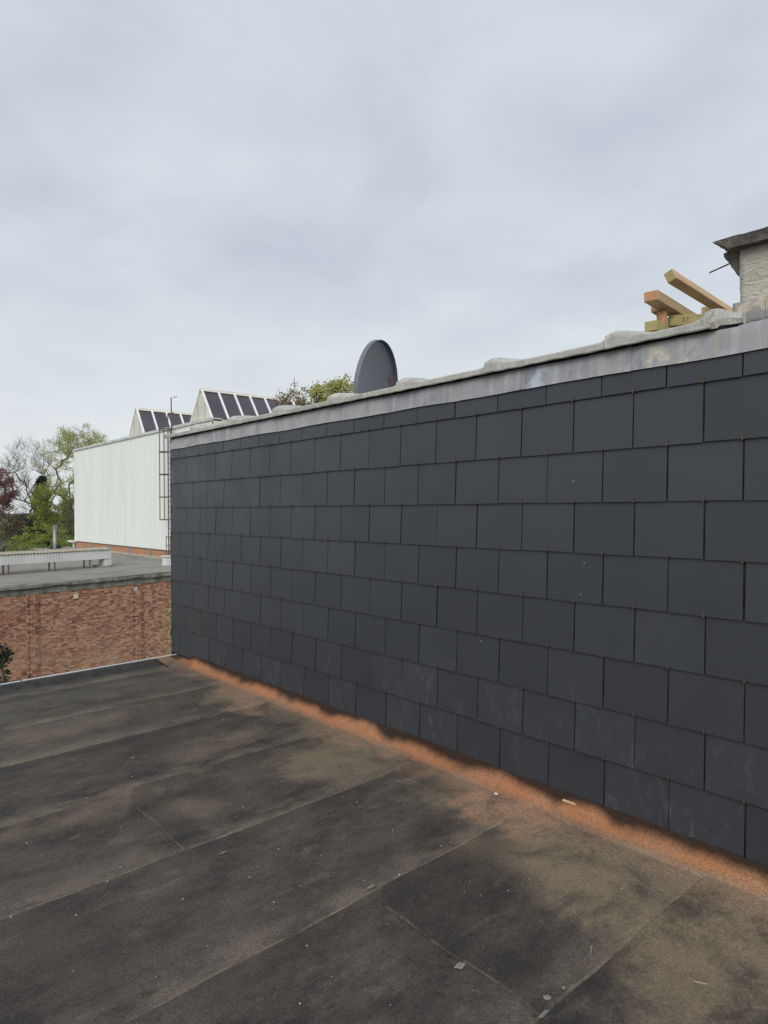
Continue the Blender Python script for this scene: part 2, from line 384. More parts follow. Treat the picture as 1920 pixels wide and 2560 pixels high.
simple('cement_splat', (.30, .285, .26), .95, .35, 25, .2, 0, None, .8)
simple('grit', (.55, .52, .46), .9, .35, 50)
simple('ground', (.10, .115, .06), .95, .4, .15, .2, 0, (.15, .14, .11))
simple('house_brick', (.30, .15, .10), .9, .3, 2)
simple('tile_red', (.36, .14, .08), .9, .3, 2)
def leafmat(name, a, b, trans=.35):
    q = Mat(name, .6, .3); r = q.island(); c = q.mix(r, a, b); q.color(c)
    tr = q.n('ShaderNodeBsdfTranslucent'); q.L(c, tr.inputs[0]); mx = q.n('ShaderNodeMixShader'); mx.inputs[0].default_value = trans
    out = q.t.nodes['Material Output']; q.L(q.b.outputs[0], mx.inputs[1]); q.L(tr.outputs[0], mx.inputs[2]); q.L(mx.outputs[0], out.inputs[0]); M[name] = q.m
leafmat('leaf_lime', (.38, .42, .13), (.56, .56, .25), .5); leafmat('leaf_bright', (.20, .27, .045), (.36, .40, .11), .4); leafmat('leaf_olive', (.14, .155, .055), (.24, .24, .10))
leafmat('leaf_dark', (.016, .032, .014), (.04, .062, .028), .15); leafmat('leaf_conifer', (.018, .026, .018), (.040, .048, .032), .1)
leafmat('leaf_copper', (.20, .095, .095), (.33, .18, .17)); leafmat('leaf_bud', (.30, .22, .13), (.44, .38, .20)); leafmat('leaf_yellow', (.36, .39, .12), (.60, .58, .26), .45); leafmat('leaf_brown', (.11, .09, .055), (.21, .17, .10))
simple('bark', (.12, .10, .082), .95, .35, 4); simple('bark_green', (.16, .155, .10), .95, .35, 4)

# ------------------------------------------------------------------ ground and our own flat roof
GZ = -5.6
gb = MB(); R_ = 2500
gb.v.append((0, 0, GZ)); 
for k in range(48): gb.v.append((R_ * math.cos(k * math.pi / 24), R_ * math.sin(k * math.pi / 24), GZ))
for k in range(48): gb.f.append((0, 1 + k, 1 + (k + 1) % 48))
g = gb.build('ground', M['ground']); g['kind'] = 'structure'

XL, XR, YN = -9.0, -.085, -3.8
EDGE = 8.02
roof = MB().box(XL, -.03, YN, EDGE + .18, GZ, -.30).build('flat_roof', M['house_brick']); roof['kind'] = 'structure'
deck = MB()
deck.hexa([(XL, YN, -.30), (-.03, YN, -.30), (-.03, EDGE + .18, -.30), (XL, EDGE + .18, -.30), (XL, YN, rz(XL) - .012), (-.03, YN, -.012), (-.03, EDGE + .18, -.012), (XL, EDGE + .18, rz(XL) - .012)])
deck.build('deck', M['membrane'], roof)
seams = [7.74, 6.665, 5.72, 4.645, 3.605, 2.56, 1.485, .44, -.6, -1.65, -2.7, -3.8]
laps = {3: -2.02, 4: -.435, 5: -1.54, 1: -3.4, 2: -4.3, 0: -3.1, 6: -2.6, 7: -.9}
def wob(x, k): return .006 * math.sin(2.1 * x + k * 1.7) + .004 * math.sin(7.3 * x + k) + .002 * math.sin(23 * x + 2.2 * k)
def felt_sheet(x0, x1, ynear, yfar, k, lapend, lift=0.):
    W = yfar - ynear; nv = 8; nu = max(4, int((x1 - x0) / .07))
    mb = MB(); uvs = []
    def P(i, j):
        # v measured from the far sheet's visible silt edge: j=0 near edge (tucked under), j=nv far edge (on top)
        y = ynear - .07 + (W + .07) * j / nv
        xs = x0
        if lapend:
            d = yfar - y
            if d < .10: xs = x0 + .10 - math.sqrt(max(0, .01 - (.10 - d) ** 2))
            xs += .006 * math.sin(9 * y + k) + .004 * math.sin(31 * y)
        x = xs + (x1 - xs) * i / nu
        if j == nv: y += wob(x, k)
        tuck = min(1., j * 1.0)
        z = rz(x) + (.0015 if j else -.005) + .0085 * (j / nv) + lift * tuck + .0018 * math.sin(1.3 * x + k) * math.sin(3.1 * y) * tuck
        if lapend: z += .0055 * max(0, 1 - (x - xs) / .5) * tuck
        uvs.append((x - xs if lapend else 5.0, y - ynear - wob(x, k + 1)))
        return (x, y, z)
    mb.grid(P, nu, nv)
    n0 = len(mb.v)
    # edge thickness: far edge and lapped end
    for i in range(nu):
        a = i * (nv + 1) + nv; b2 = (i + 1) * (nv + 1) + nv
        A, B = mb.v[a], mb.v[b2]
        mb.v += [(A[0], A[1] + .001, A[2] - .0085), (B[0], B[1] + .001, B[2] - .0085)]; uvs += [uvs[a], uvs[b2]]
        q = len(mb.v); mb.f.append((a, q - 2, q - 1, b2))
    if lapend:
        for j in range(nv):
            a, b2 = j, j + 1; A, B = mb.v[a], mb.v[b2]
            mb.v += [(A[0], A[1], A[2] - .007), (B[0], B[1], B[2] - .007)]; uvs += [uvs[a], uvs[b2]]
            q = len(mb.v); mb.f.append((a, b2, q - 1, q - 2))
    me = mb.mesh('felt_sheet'); uv = me.uv_layers.new(name='UVMap')
    for lp in me.loops: uv.data[lp.index].uv = uvs[lp.vertex_index]
    o = link('felt_sheet', me, M['roof_felt'], roof, False)
    return o
for k in range(len(seams) - 1):
    yf, yn = seams[k], seams[k + 1]
    if k in laps:
        felt_sheet(laps[k] - .0, XR + .004, yn, yf, k, True, .0035); felt_sheet(XL, laps[k] + .09, yn, yf, k + .5, False)
    else: felt_sheet(XL, XR + .004, yn, yf, k, False)
felt_sheet(XL, XR - .10, seams[0], EDGE + .03, 20, False)
# cant (fillet) of felt along the slate wall
def strip_profile(name, prof, y0, y1, n, parent, mat, ux=5.0, vv=.5):
    mb = MB(); 
    P = lambda i, j: (prof[j][0] + .004 * math.sin(5 * (y0 + (y1 - y0) * i / n) + j), y0 + (y1 - y0) * i / n, prof[j][1] + .003 * math.sin(3.7 * (y0 + (y1 - y0) * i / n) + j * 1.3))
    mb.grid(P, n, len(prof) - 1); me = mb.mesh(name); uv = me.uv_layers.new(name='UVMap')
    for lp in me.loops: uv.data[lp.index].uv = (ux, vv)
    return link(name, me, mat, parent, True)
ycuts = [EDGE - .22, 6.7, 5.3, 4.25, 2.93, 1.62, .3, -1.0, -2.4, -3.8]
for k in range(len(ycuts) - 1):
    e = .003 * (k % 2)
    strip_profile('felt_cant', [(-.165, .004), (-.120, .0135 + e), (-.085, .024 + e), (-.050, .056 + e), (-.030, .086 + e), (-.0205, .125 + e)], ycuts[k + 1] - .05, ycuts[k], 22, roof, M['roof_felt'])
# far upstand with its white metal trim
mb = MB(); n = 40; prof = [(EDGE - .03, .009), (EDGE + .045, .013), (EDGE + .085, .040), (EDGE + .11, .062), (EDGE + .179, .066), (EDGE + .18, -.3)]
mb.grid(lambda i, j: (XL + (-.012 - XL) * i / n, prof[j][0] + .004 * math.sin(i * 1.3 + j), rz(XL + (-.012 - XL) * i / n) + prof[j][1] + (.003 * math.sin(i * 2.1) if 0 < j < 4 else 0)), n, len(prof) - 1)
me = mb.mesh('felt_upstand'); uv = me.uv_layers.new(name='UVMap')
for lp in me.loops: uv.data[lp.index].uv = (5, .93)
link('felt_upstand', me, M['bitumen_shaded'], roof, True)
for (a, b, dz) in ((XL, -1.84, 0), (-1.82, -.03, .002)):
    mb = MB(); y0, y1 = EDGE + .180, EDGE + .200
    mb.hexa([(a, y0, rz(a) + .0645 + dz - .006), (b, y0, rz(b) + .0645 + dz - .006), (b, y1, rz(b) + .0645 + dz - .006), (a, y1, rz(a) + .0645 + dz - .006),
             (a, y0, rz(a) + .0725 + dz), (b, y0, rz(b) + .0725 + dz), (b, y1, rz(b) + .0725 + dz), (a, y1, rz(a) + .0725 + dz)])
    mb.box(a, b, y1 - .008, y1, rz(a) - .08, rz(a) + .058)
    mb.build('edge_trim', M['alu'], roof)
# felt corner tongue where the upstand meets the slate wall
mb = MB(); mb.hexa([(-.30, 7.74, .009), (-.03, 7.66, .012), (-.03, 8.19, .055), (-.30, 8.19, .052), (-.30, 7.74, .016), (-.03, 7.66, .055), (-.03, 8.19, .069), (-.30, 8.19, .064)])
me = mb.mesh('felt_corner_piece'); uv = me.uv_layers.new(name='UVMap')
for lp in me.loops: uv.data[lp.index].uv = (5, .5)
link('felt_corner_piece', me, M['roof_felt'], roof)

# ------------------------------------------------------------------ slate-clad building
house = thing('slate_clad_building', 'dark slate-clad wall of the adjoining building with lead flashing and grey coping', 'building')
WY = 8.395                                    # far end of the wall
MB().box(.0, 6.5, -3.9, WY - .01, GZ, 2.86).build('wall', M['membrane'], house)
MB().box(.02, 6.48, WY - .0099, WY - .004, GZ, 2.86).build('end_wall', M['slate_house_wall'], house)
mb = MB(); ny = 130
def roofz(y, x): 
    d = ((y - .31) % .31) / .31; return 2.90 + .018 * math.cos(2 * math.pi * d) - .02 * x
mb.grid(lambda i, j: (.06 + 6.5 * j / 4, -3.9 + (WY + 3.9) * i / ny, roofz(-3.9 + (WY + 3.9) * i / ny, .06 + 6.5 * j / 4)), ny, 4)
mb.build('roof_sheet', M['roof_sheet'], house, True)
H, TW, Y0 = .3137, .4, 7.9356
corr = [.008, -.002, -.004, -.005, .001, 0, 0, .005, -.013]
LZ = [EYE + .0418 + (2 - j) * H + corr[j] for j in range(9)]
def slate_mesh(w, h, name='slate'):           # lower edge proud, upper edge tucked behind the next course
    fo = lambda z: -.0185 + .0195 * min(z, .40) / .40
    t = .0052; c = .0012; y = w / 2
    mb = MB()
    mb.hexa([(fo(0) + .0, -y, 0), (fo(0) + t, -y, 0), (fo(0) + t, y, 0), (fo(0), y, 0), (fo(h), -y, h), (fo(h) + t, -y, h), (fo(h) + t, y, h), (fo(h), y, h)])
    me = mb.mesh(name); bm = bmesh.new(); bm.from_mesh(me); bmesh.ops.recalc_face_normals(bm, faces=bm.faces); bm.to_mesh(me); bm.free()
    me.materials.append(M['slate']); return me
std = [slate_mesh(w, .375) for w in (.3895, .3915, .3935)]
cut = slate_mesh(.392, LZ[0] and .150)
hookm = MB().box(-.0235, -.0192, -.0034, .0034, -.004, .024).box(-.0235, -.016, -.0035, .0035, -.0075, -.0035).mesh('hook'); hookm.materials.append(M['hook'])
IEND = (Y0 + 1.75) / TW
for row in range(-1, 8):
    zb = LZ[row + 1]; half = (row % 2 == 1)
    joints = [-1.14] + [k + (.5 if half else 0) for k in (range(-1, 25) if half else range(0, 25))]
    if joints[1] < -1: joints.pop(1)
    for a, b in zip(joints[:-1], joints[1:]):
        ya, yb = Y0 - b * TW, Y0 - a * TW
        w = yb - ya
        if abs(w - TW) < .003: me = random.choice(std) if row >= 0 else cut
        else: me = slate_mesh(w - .006, .375 if row >= 0 else .150)
        o = place('slate', me, house, (random.uniform(-.0012, .0006), (ya + yb) / 2 + random.uniform(-.0022, .0022), zb + random.uniform(-.0022, .0022)),
                  (random.gauss(0, .0022), random.gauss(0, .0010), random.gauss(0, .0017)))
for j in range(9):
    for k in range(0, 24):
        i = k + (.5 if j % 2 == 1 else 0)
        if j == 8: i = k
        place('hook', hookm, house, (random.uniform(-.001, .0005), Y0 - i * TW + random.uniform(-.003, .003), LZ[j] + random.uniform(-.002, .002)), (random.gauss(0, .05), 0, 0))
# corner closing strip at the far end
MB().box(-.012, .02, WY - .006, WY + .002, .03, 2.75).build('corner_strip', M['slate'], house)
# lead flashing sheets
fe = [8.40, 7.20, 6.15, 5.1, 4.12, 3.25, 2.685, 2.2, 1.94, .92, -.1, -1.2, -2.6]
for k in range(len(fe) - 1):
    y1, y0 = fe[k] + (.02 if k else 0), fe[k + 1]
    mb = MB(); n = max(5, int((y1 - y0) / .05)); e = .0022 * (k % 2)
    zt = 2.875
    prof = [(-.0275, 2.729), (-.0255, 2.737), (-.0235, 2.78), (-.021, 2.83), (-.018, 2.862), (-.008, 2.878), (.02, 2.886), (.10, 2.89)]
    def P(i, j):
        y = y0 + (y1 - y0) * i / n
        w = .0022 * math.sin(9 * y + k) + .0015 * math.sin(21 * y + 3 * j)
        return (prof[j][0] - e + w * .6, y, prof[j][1] + (.0035 * math.sin(6.1 * y + k) if j < 2 else 0))
    mb.grid(P, n, len(prof) - 1)
    for i in range(n):                          # turned lower edge
        A, B = mb.v[i * len(prof)], mb.v[(i + 1) * len(prof)]
        mb.quad(A, B, (B[0] + .004, B[1], B[2] + .0005), (A[0] + .004, A[1], A[2] + .0005))
    mb.build('lead_flashing', M['lead'], house, True)
MB().tube([(-.030, 8.355, 2.82), (-.018, 8.355, 2.82)], .006, 8).build('flashing_screw', M['rebar'], house)
# fibre-cement verge pieces (coping), each with a raised wave at its far end
ap = [8.42, 7.63, 6.69, 5.74, 4.80, 3.885, 2.97, 2.05, 1.50]
MB().box(-.012, .30, 1.36, WY - .02, 2.861, 2.915).build('coping_backing', M['membrane'], house)  # dark backing box added to block sky light showing through under the coping
def hump(d, a=.075, b=.24):                    # d = y - apex : far side a, near side b
    return max(0., 1 - d / a) if d >= 0 else max(0., 1 + d / b)
for k in range(len(ap) - 1):
    yf, yn = ap[k], ap[k + 1]
    y0, y1 = yn - (.0 if k < 7 else .0), yf + (.03 if k else -.0)
    mb = MB(); n = 34
    dx = .010 * (k % 2) * 0 + random.uniform(-.003, .003)
    def P(i, j):
        y = y0 - .02 + (y1 - y0 + .02) * i / n
        top = .052 * hump(y - (yf - .0)) ** 1.0 if k else 0
        nxt = .052 * hump(y - yn) ** 1.0
        h = max(top, nxt); near = 1 if top > nxt else 0
        over = .017 * max(0, 1 - (yf + .03 - y) / .30)       # far end rides on the next piece
        lip = [(-.060, 2.876), (-.066, 2.882), (-.067, 2.914), (-.060, 2.922), (-.02, 2.930), (.03, 2.937), (.16, 2.950), (.30, 2.955)][j]
        f = [0, .0, .30, .55, .95, 1, 1, 1][j]
        return (lip[0] - over * (1 if j < 4 else 0) + dx, y, lip[1] + h * f + over * (.6 if j > 1 else -.15) + .0008 * math.sin(11 * y + j + k) + (.0015 * math.sin(37 * y + 5 * k) * (j < 2)))
    mb.grid(P, n, 7)
    nb = len(mb.v)
    def Q(i, j):
        p = P(i, 0)
        return [(p[0], p[1], p[2]), (p[0] + .012, p[1], p[2] + .004), (-.045, p[1], p[2] + .030), (.03, p[1], p[2] + .030)][j]
    mb.grid(Q, n, 3)
    # end faces
    for i in (0, n):
        ring = [P(i, j) for j in range(8)] + [Q(i, j) for j in (3, 2, 1)]
        mb.quad(*ring)
    mb.build('coping_piece', M['coping'], house, False)
# broken piece and stub beside the chimney
mb = MB(); n = 10
def P(i, j):
    y = 1.335 + .20 * i / n; h = .055 * max(0, 1 - abs(y - 1.49) / .15)
    lip = [(-.02, 2.885), (-.026, 2.905), (-.01, 2.935), (.04, 2.945), (.2, 2.95)][j]
    return (lip[0] + .006 * math.sin(40 * y + j), y, lip[1] + h * [.1, .6, 1, 1, 1][j] + .004 * math.sin(31 * y + 2 * j))
mb.grid(P, n, 4); mb.quad(*[P(0, j) for j in range(5)], (.2, 1.335, 2.88)); mb.quad(*[P(n, j) for j in range(5)], (.2, 1.535, 2.88))
mb.build('coping_piece', M['coping'], house)
def lump(name, c, r, mat, parent, seed, sub=2, sq=(1, 1, 1), rough=.28):
    bm = bmesh.new(); bmesh.ops.create_icosphere(bm, subdivisions=sub, radius=1); rnd = random.Random(seed)
    for v_ in bm.verts:
        s_ = 1 + rnd.uniform(-rough, rough); v_.co = Vector((v_.co.x * sq[0] * s_ * r + c[0], v_.co.y * sq[1] * s_ * r + c[1], v_.co.z * sq[2] * s_ * r + c[2]))
    me = bpy.data.meshes.new(name); bm.to_mesh(me); bm.free(); return link(name, me, mat, parent)
lump('broken_mortar', (-.035, 1.475, 2.905), .034, M['coping'], house, 3, 2, (.8, 1.0, .9))

# ------------------------------------------------------------------ chimney
ch = thing('chimney', 'short white rendered chimney stub with crumbling concrete cap on the slate wall', 'chimney')
CY1, CX0 = 1.372, .045
def roughbox(x0, x1, y0, y1, z0, z1, step, amp, seed, shape=None):
    bm = bmesh.new(); bmesh.ops.create_cube(bm, size=1)
    nx, ny_, nz = (max(1, int(round((b - a) / step))) for a, b in ((x0, x1), (y0, y1), (z0, z1)))
    me = bpy.data.meshes.new('t'); bm.free()
    mb = MB()
    L_ = lambda a, b, t: a + (b - a) * t
    for (fx, nu, nv) in ((lambda i, j: (x0, L_(y0, y1, i / ny_), L_(z0, z1, j / nz)), ny_, nz), (lambda i, j: (x1, L_(y0, y1, i / ny_), L_(z0, z1, j / nz)), ny_, nz),
                         (lambda i, j: (L_(x0, x1, i / nx), y0, L_(z0, z1, j / nz)), nx, nz), (lambda i, j: (L_(x0, x1, i / nx), y1, L_(z0, z1, j / nz)), nx, nz),
                         (lambda i, j: (L_(x0, x1, i / nx), L_(y0, y1, j / ny_), z0), nx, ny_), (lambda i, j: (L_(x0, x1, i / nx), L_(y0, y1, j / ny_), z1), nx, ny_)):
        mb.grid(fx, nu, nv)
    me = mb.mesh('t'); bm = bmesh.new(); bm.from_mesh(me); bmesh.ops.remove_doubles(bm, verts=bm.verts, dist=1e-5); bmesh.ops.recalc_face_normals(bm, faces=bm.faces)
    from mathutils import noise as mn
    for v_ in bm.verts:
        if shape: v_.co = Vector(shape(*v_.co))
        d = mn.noise_vector(v_.co * 9 + Vector((seed, 0, 0))) * amp + mn.noise_vector(v_.co * 31 + Vector((seed, 5, 0))) * amp * .5
        v_.co += d
    bm.to_mesh(me); bm.free(); return me
link('stack', roughbox(CX0, CX0 + .42, .72, CY1, 2.95, 3.295, .03, .006, 2), M['render'], ch, True)
def capshape(x, y, z):
    # the front upper arris is sharp; the underside tapers away where the concrete has spalled
    t = max(0., (z - 3.282) / .058)
    if y > CY1: y = CY1 + (y - CY1) * (.30 + .70 * t ** 1.2)
    return (x, y, z)
link('cap', roughbox(CX0 - .060, CX0 + .50, .65, CY1 + .115, 3.282, 3.340, .017, .006, 7, capshape), M['old_concrete'], ch)
def rubshape(x, y, z):
    t = (3.305 - z) / .15; return (x, CY1 - .02 + (y - CY1 + .02) * (1 - .70 * max(0, t) ** 1.3), z)
link('spalled_concrete', roughbox(CX0 + .03, CX0 + .30, CY1 - .02, CY1 + .085, 3.155, 3.305, .015, .012, 11, rubshape), M['old_concrete'], ch)
a = np.array((CX0 + .0, CY1 + .155, 3.205)); MB().tube([a, a + np.array((.05, -.15, .050))], .0042, 6).build('reinforcing_bar', M['rebar'], ch)
link('lead_apron', roughbox(CX0 - .018, CX0 + .44, .70, CY1 + .028, 2.885, 3.005, .025, .004, 5), M['chimney_lead'], ch, True)
MB().box(CX0 - .026, CX0 - .016, 1.232, 1.238, 2.90, 3.00).build('apron_seam', M['chimney_lead'], ch)
# ------------------------------------------------------------------ stacked timbers behind the coping
def beam(label, end, yaw_deg, pitch_deg, L, w, h, mat, name='timber_beam', endmat=None, twist=0):
    t = thing(name, label, 'beam', None)
    a = math.radians(yaw_deg); p_ = math.radians(pitch_deg)
    d = np.array((math.cos(a) * math.cos(p_), math.sin(a) * math.cos(p_), math.sin(p_))); s_ = np.array((-math.sin(a), math.cos(a), 0)); u_ = np.cross(d, s_); tw_ = math.radians(twist); s_, u_ = s_ * math.cos(tw_) + u_ * math.sin(tw_), u_ * math.cos(tw_) - s_ * math.sin(tw_)
    o = MB().fbox(end, d, s_, u_, (0, L), (-w / 2, w / 2), (-h / 2, h / 2)).build('shaft', M[mat], t); bevel(o, .004, 2)
    if endmat: MB().fbox(end, d, s_, u_, (-.003, .0), (-w / 2 + .004, w / 2 - .004), (-h / 2 + .004, h / 2 - .004)).build('sawn_end', M[endmat], t)
    return t, d, s_, u_
bA = at(1675, 690, 4.10); bB = at(1627, 740, 4.05); bC = at(1627, 815, 4.12)
beam('topmost pale timber beam sticking up beside the white chimney', bA, 4, 0, 1.55, .058, .072, 'timber', endmat='timber_green', twist=-24)
beam('squared timber beam with an orange sawn end, second from the top', bB, 5.5, 0, 1.5, .085, .062, 'timber', endmat='timber_end')
beam('low greenish timber beam with its end just above the coping', bC, 5, -2, 1.3, .080, .066, 'timber_green', endmat='timber_green')
tE, d_, s_, u_ = beam('greenish timber crosspiece with dark numerals, under the orange-ended beam', at(1672, 804, 4.32), -47, 0, .62, .06, .07, 'timber_green')
# numerals 37 as ink strokes on its side
o_ = at(1672, 804, 4.32)
def stroke(pts):
    mb = MB()
    for p, q_ in zip(pts[:-1], pts[1:]):
        P = lambda a: o_ + d_ * (.075 + a[0] * .022) - s_ * .0312 + u_ * (-.012 + a[1] * .024)
        A, B = P(p), P(q_); n_ = np.cross(B - A, s_); n_ = n_ / (np.linalg.norm(n_) + 1e-9) * .0016
        mb.hexa([A - n_, A + n_, A + n_ + s_ * .0008, A - n_ + s_ * .0008, B - n_, B + n_, B + n_ + s_ * .0008, B - n_ + s_ * .0008])
    mb.build('numeral', M['ink'], tE)
stroke([(0, 1), (.6, 1), (.3, .6), (.6, .35), (.35, 0), (0, .05)]); stroke([(1.0, 1), (1.7, 1), (1.25, 0)])
def block(label, c, sx, sy, sz, rot, mat):
    o = MB().box(-sx / 2, sx / 2, -sy / 2, sy / 2, -sz / 2, sz / 2).build('timber_block', M[mat]); o.location = tuple(c); o.rotation_euler = (0, 0, math.radians(rot)); bevel(o, .003, 2)
    tag(o, label, 'timber'); return o
block('short upright orange timber block between the low timbers', at(1655, 806, 4.22), .055, .050, .125, 8, 'timber_end')
block('small orange timber end tucked under the squared beam', at(1650, 777, 4.32), .16, .062, .045, 8, 'timber_end')
block('upright greenish timber prop beneath the topmost beam', at(1768, 803, 4.80), .065, .065, .20, 12, 'timber_green')

# ------------------------------------------------------------------ round dish on the building's roof
ds = thing('round_dish', 'large round grey metal dish standing on edge behind the coping', 'dish')
dc = at(939.5, 986, 7.45)
rt2 = np.array([.7505, -.6608, 0]); tw = np.array([-.6608, -.7505, 0])
nrm = rt2 * .932 + tw * .362; nrm /= np.linalg.norm(nrm); nrm = nrm * math.cos(.13) + np.array((0, 0, -math.sin(.13)))
e1 = np.cross((0, 0, 1), nrm); e1 /= np.linalg.norm(e1); e2 = np.cross(nrm, e1)
RD = .597; NS = 72
def ring(rad, off): return [dc + nrm * off + rad * (math.cos(2 * math.pi * k / NS) * e1 + math.sin(2 * math.pi * k / NS) * e2) for k in range(NS)]
def lathe(mb, rings):
    R = [ring(r_, o_) for r_, o_ in rings]; b = len(mb.v)
    for r_ in R: mb.v += [tuple(p) for p in r_]
    for i in range(len(R) - 1):
        for k in range(NS): mb.f.append((b + i * NS + k, b + i * NS + (k + 1) % NS, b + (i + 1) * NS + (k + 1) % NS, b + (i + 1) * NS + k))
    return mb
mb = MB(); rr = [(RD - .006, -.002)] + [(RD * s_, -.002 - .05 * (1 - s_ * s_)) for s_ in (.9, .75, .6, .45, .3, .15, .02)]
lathe(mb, rr); mb.build('reflector', M['dish_paint'], ds, True)
mb = MB(); lathe(mb, [(RD - .006, -.001), (RD - .006, .036), (RD, .038), (RD + .001, .036), (RD + .001, -.012), (RD - .006, -.013)])
mb.build('rim', M['dish_paint'], ds, False)
pb = at(979.5, 990, 7.25); pt = at(974.5, 943.5, 7.25)
MB().tube([np.array((pb[0], pb[1], 2.86)), pb, pt], .0185, 14).build('post', M['brown_steel'], ds, False)
bk = dc - nrm * .06
MB().tube([bk, np.array((bk[0], bk[1], 2.86)) - nrm * .02], .03, 10).build('mast', M['brown_steel'], ds)

# ------------------------------------------------------------------ brick building across the gap
P0 = at(110, 1458, 25.0); U = RT * .6428 + FW * .7660; U[2] = 0; U /= np.linalg.norm(U); V = np.array((-U[1], U[0], 0))
Z3 = np.array((0, 0, 1.))
ROOFZ = EYE - 2.72
def bp(t, s, z): return np.array((P0[0], P0[1], 0)) + U * t + V * s + Z3 * z
bb = thing('brick_building', 'low red brick building with flat grey roof and sooty concrete eaves', 'building')
T0, T1 = -9.0, 8.3
BT = ROOFZ - .36                                # top of the brickwork
MB().fbox(bp(0, 0, 0), U, V, Z3, (T0, T1), (.0, 12), (GZ, BT + .02)).build('mortar_core', M['mortar'], bb)
BL, BH = .176, .0695
pil = [(-.63, -.20), (3.55, 4.05)]
allb = []
nrow = int((BT - GZ) / BH)
bounds = [T0] + [q_ for ab in pil for q_ in ab] + [T1]
for rI in range(nrow):
    z = BT - (rI + 1) * BH
    for si in range(len(bounds) - 1):
        ta, tb_ = bounds[si], bounds[si + 1]; pr = .045 if si % 2 else 0.
        t = ta - ((rI + si) % 2) * BL / 2 - random.uniform(0, .02)
        while t < tb_ - .02:
            hd = random.random() < .22
            L_ = BL * (.5 if hd else 1); t0_, t1_ = max(t, ta), min(t + L_, tb_)
            if t1_ - t0_ > .03: allb.append((t0_, t1_ - t0_, z, pr, hd or t1_ - t0_ < BL * .95))
            t += L_
def pilbox(a, b): MB().fbox(bp(0, 0, 0), U, V, Z3, (a + .12, b - .12), (-.045, -.001), (GZ, BT - .005)).build('pilaster', M['mortar'], bb)
for a, b in pil: pilbox(a, b)
def bside(tt, z): x, y, d = pix(bp(tt, 0, z)); return x, y, d
cand = []
for i, (t, L_, z, pr, hd) in enumerate(allb):
    if hd: continue
    x, y, d = bside(t + L_ / 2, z + BH / 2)
    lim = 1712 - .172 * x
    if 2 < x < 425 and y < lim: cand.append((d, i))
cand.sort(); chosen = set(i for _, i in cand[:300])
vars_ = []
for k in range(4):
    mb = MB(); w_ = BL - random.uniform(.014, .020); h_ = BH - random.uniform(.015, .020)
    mb.fbox((0, 0, 0), (1, 0, 0), (0, 1, 0), (0, 0, 1), (0, w_), (-.012 - .003 * (k % 2), .092), (0, h_)); me = mb.mesh('brick'); me.materials.append(M['brick']); vars_.append(me)
ang = math.atan2(U[1], U[0]); mass = MB()
for i, (t, L_, z, pr, hd) in enumerate(allb):
    g_ = random.uniform(.013, .020)
    if i in chosen:
        p = bp(t + g_ / 2, -pr, z); place('brick', vars_[i % 4], bb, tuple(p), (random.gauss(0, .006), random.gauss(0, .008), ang + random.gauss(0, .01)))
    else:
        pd = random.uniform(.008, .016)
        mass.fbox(bp(t + g_ / 2, -pr, z), U, V, Z3, (0, L_ - g_), (-pd, pr + .03), (0, BH - random.uniform(.014, .021)))
o = mass.build('brick_courses', M['brick_mass'], bb, fix=False); o['kind'] = 'stuff'
# concrete ring beam and broken eaves slabs
o = link('ring_beam', (lambda mb: mb.mesh('rb'))(MB().fbox(bp(0, 0, 0), U, V, Z3, (T0, T1), (-.045, .3), (BT + .0, BT + .215))), M['soot_concrete'], bb)
t = T0; k = 0
while t < T1:
    L_ = random.choice((1.35, 1.7, 2.05, 1.2)); e = min(t + L_, T1)
    n = int((e - t) / .06); mb = MB(); rnd = random.Random(50 + k); brk = rnd.random(); bs = rnd.uniform(.2, .7)
    hgt = []
    for i in range(n + 1):
        f_ = i / n; spall = .05 * max(0, 1 - abs(f_ - bs) / .22) if brk > .3 else 0
        hgt.append(.0 + spall + rnd.uniform(0, .014))
    ov = .17 + rnd.uniform(-.012, .012)
    def P(i, j):
        tt = t + .004 + (e - t - .008) * i / n
        return bp(tt, [-.02, -ov + .02 + hgt[i] * .5, -ov, -ov - .004, -ov + .02, .3][j], BT + [.2155, .2155 + hgt[i], .235 + hgt[i], .345, .362, .364][j])
    mb.grid(P, n, 5); mb.quad(*[P(0, j) for j in range(6)]); mb.quad(*[P(n, j) for j in range(6)])
    mb.build('eaves_slab', M['soot_concrete'], bb); t = e; k += 1
# roof deck reaching back to the white hall
XF = 11.34                                      # facade plane of the white hall
def tX(s): return (XF - P0[0] - V[0] * s) / U[0]
rb = MB(); poly = [(T0, -.10), (tX(-.10), -.10), (tX(24), 24), (tX(24) - 3.0, 24), (tX(12) - 3.0, 10.6), (T0, 10.2)]
vv_ = [bp(a, b, BT + .366 + (.006 * a)) for a, b in poly]; rb.quad(*vv_); rb.build('roof_deck', M['far_felt'], bb)
rb = MB(); 
for (a, b), (c_, d__) in zip(poly, poly[1:] + poly[:1]):
    rb.quad(bp(a, b, BT + .36), bp(c_, d__, BT + .36), bp(c_, d__, BT + .05 if (a, b) == poly[0] else GZ), bp(a, b, BT + .05 if (a, b) == poly[0] else GZ))
rb.f = rb.f[2:]; rb.build('back_wall', M['house_brick'], bb)
for s0 in (1.0, 2.0, 3.0, 4.1, 5.1, 6.1, 7.1):  # felt laps on the far roof
    mb = MB(); tb = tX(s0) - .05; mb.fbox(bp(0, 0, BT + .3665), U, V, Z3 + U * .0, (T0, tb), (s0, s0 + .05), (.0, .010 + .006 * 8)); 
vbox = lambda x, y, w, h, d, mat, nm, lab: None
def wallpt(x, y):                               # pixel -> point on the brick face
    d = ray(x, y); n_ = V; o0 = bp(0, 0, 0); return CAM + d * (((o0 - CAM) @ n_) / (d @ n_))
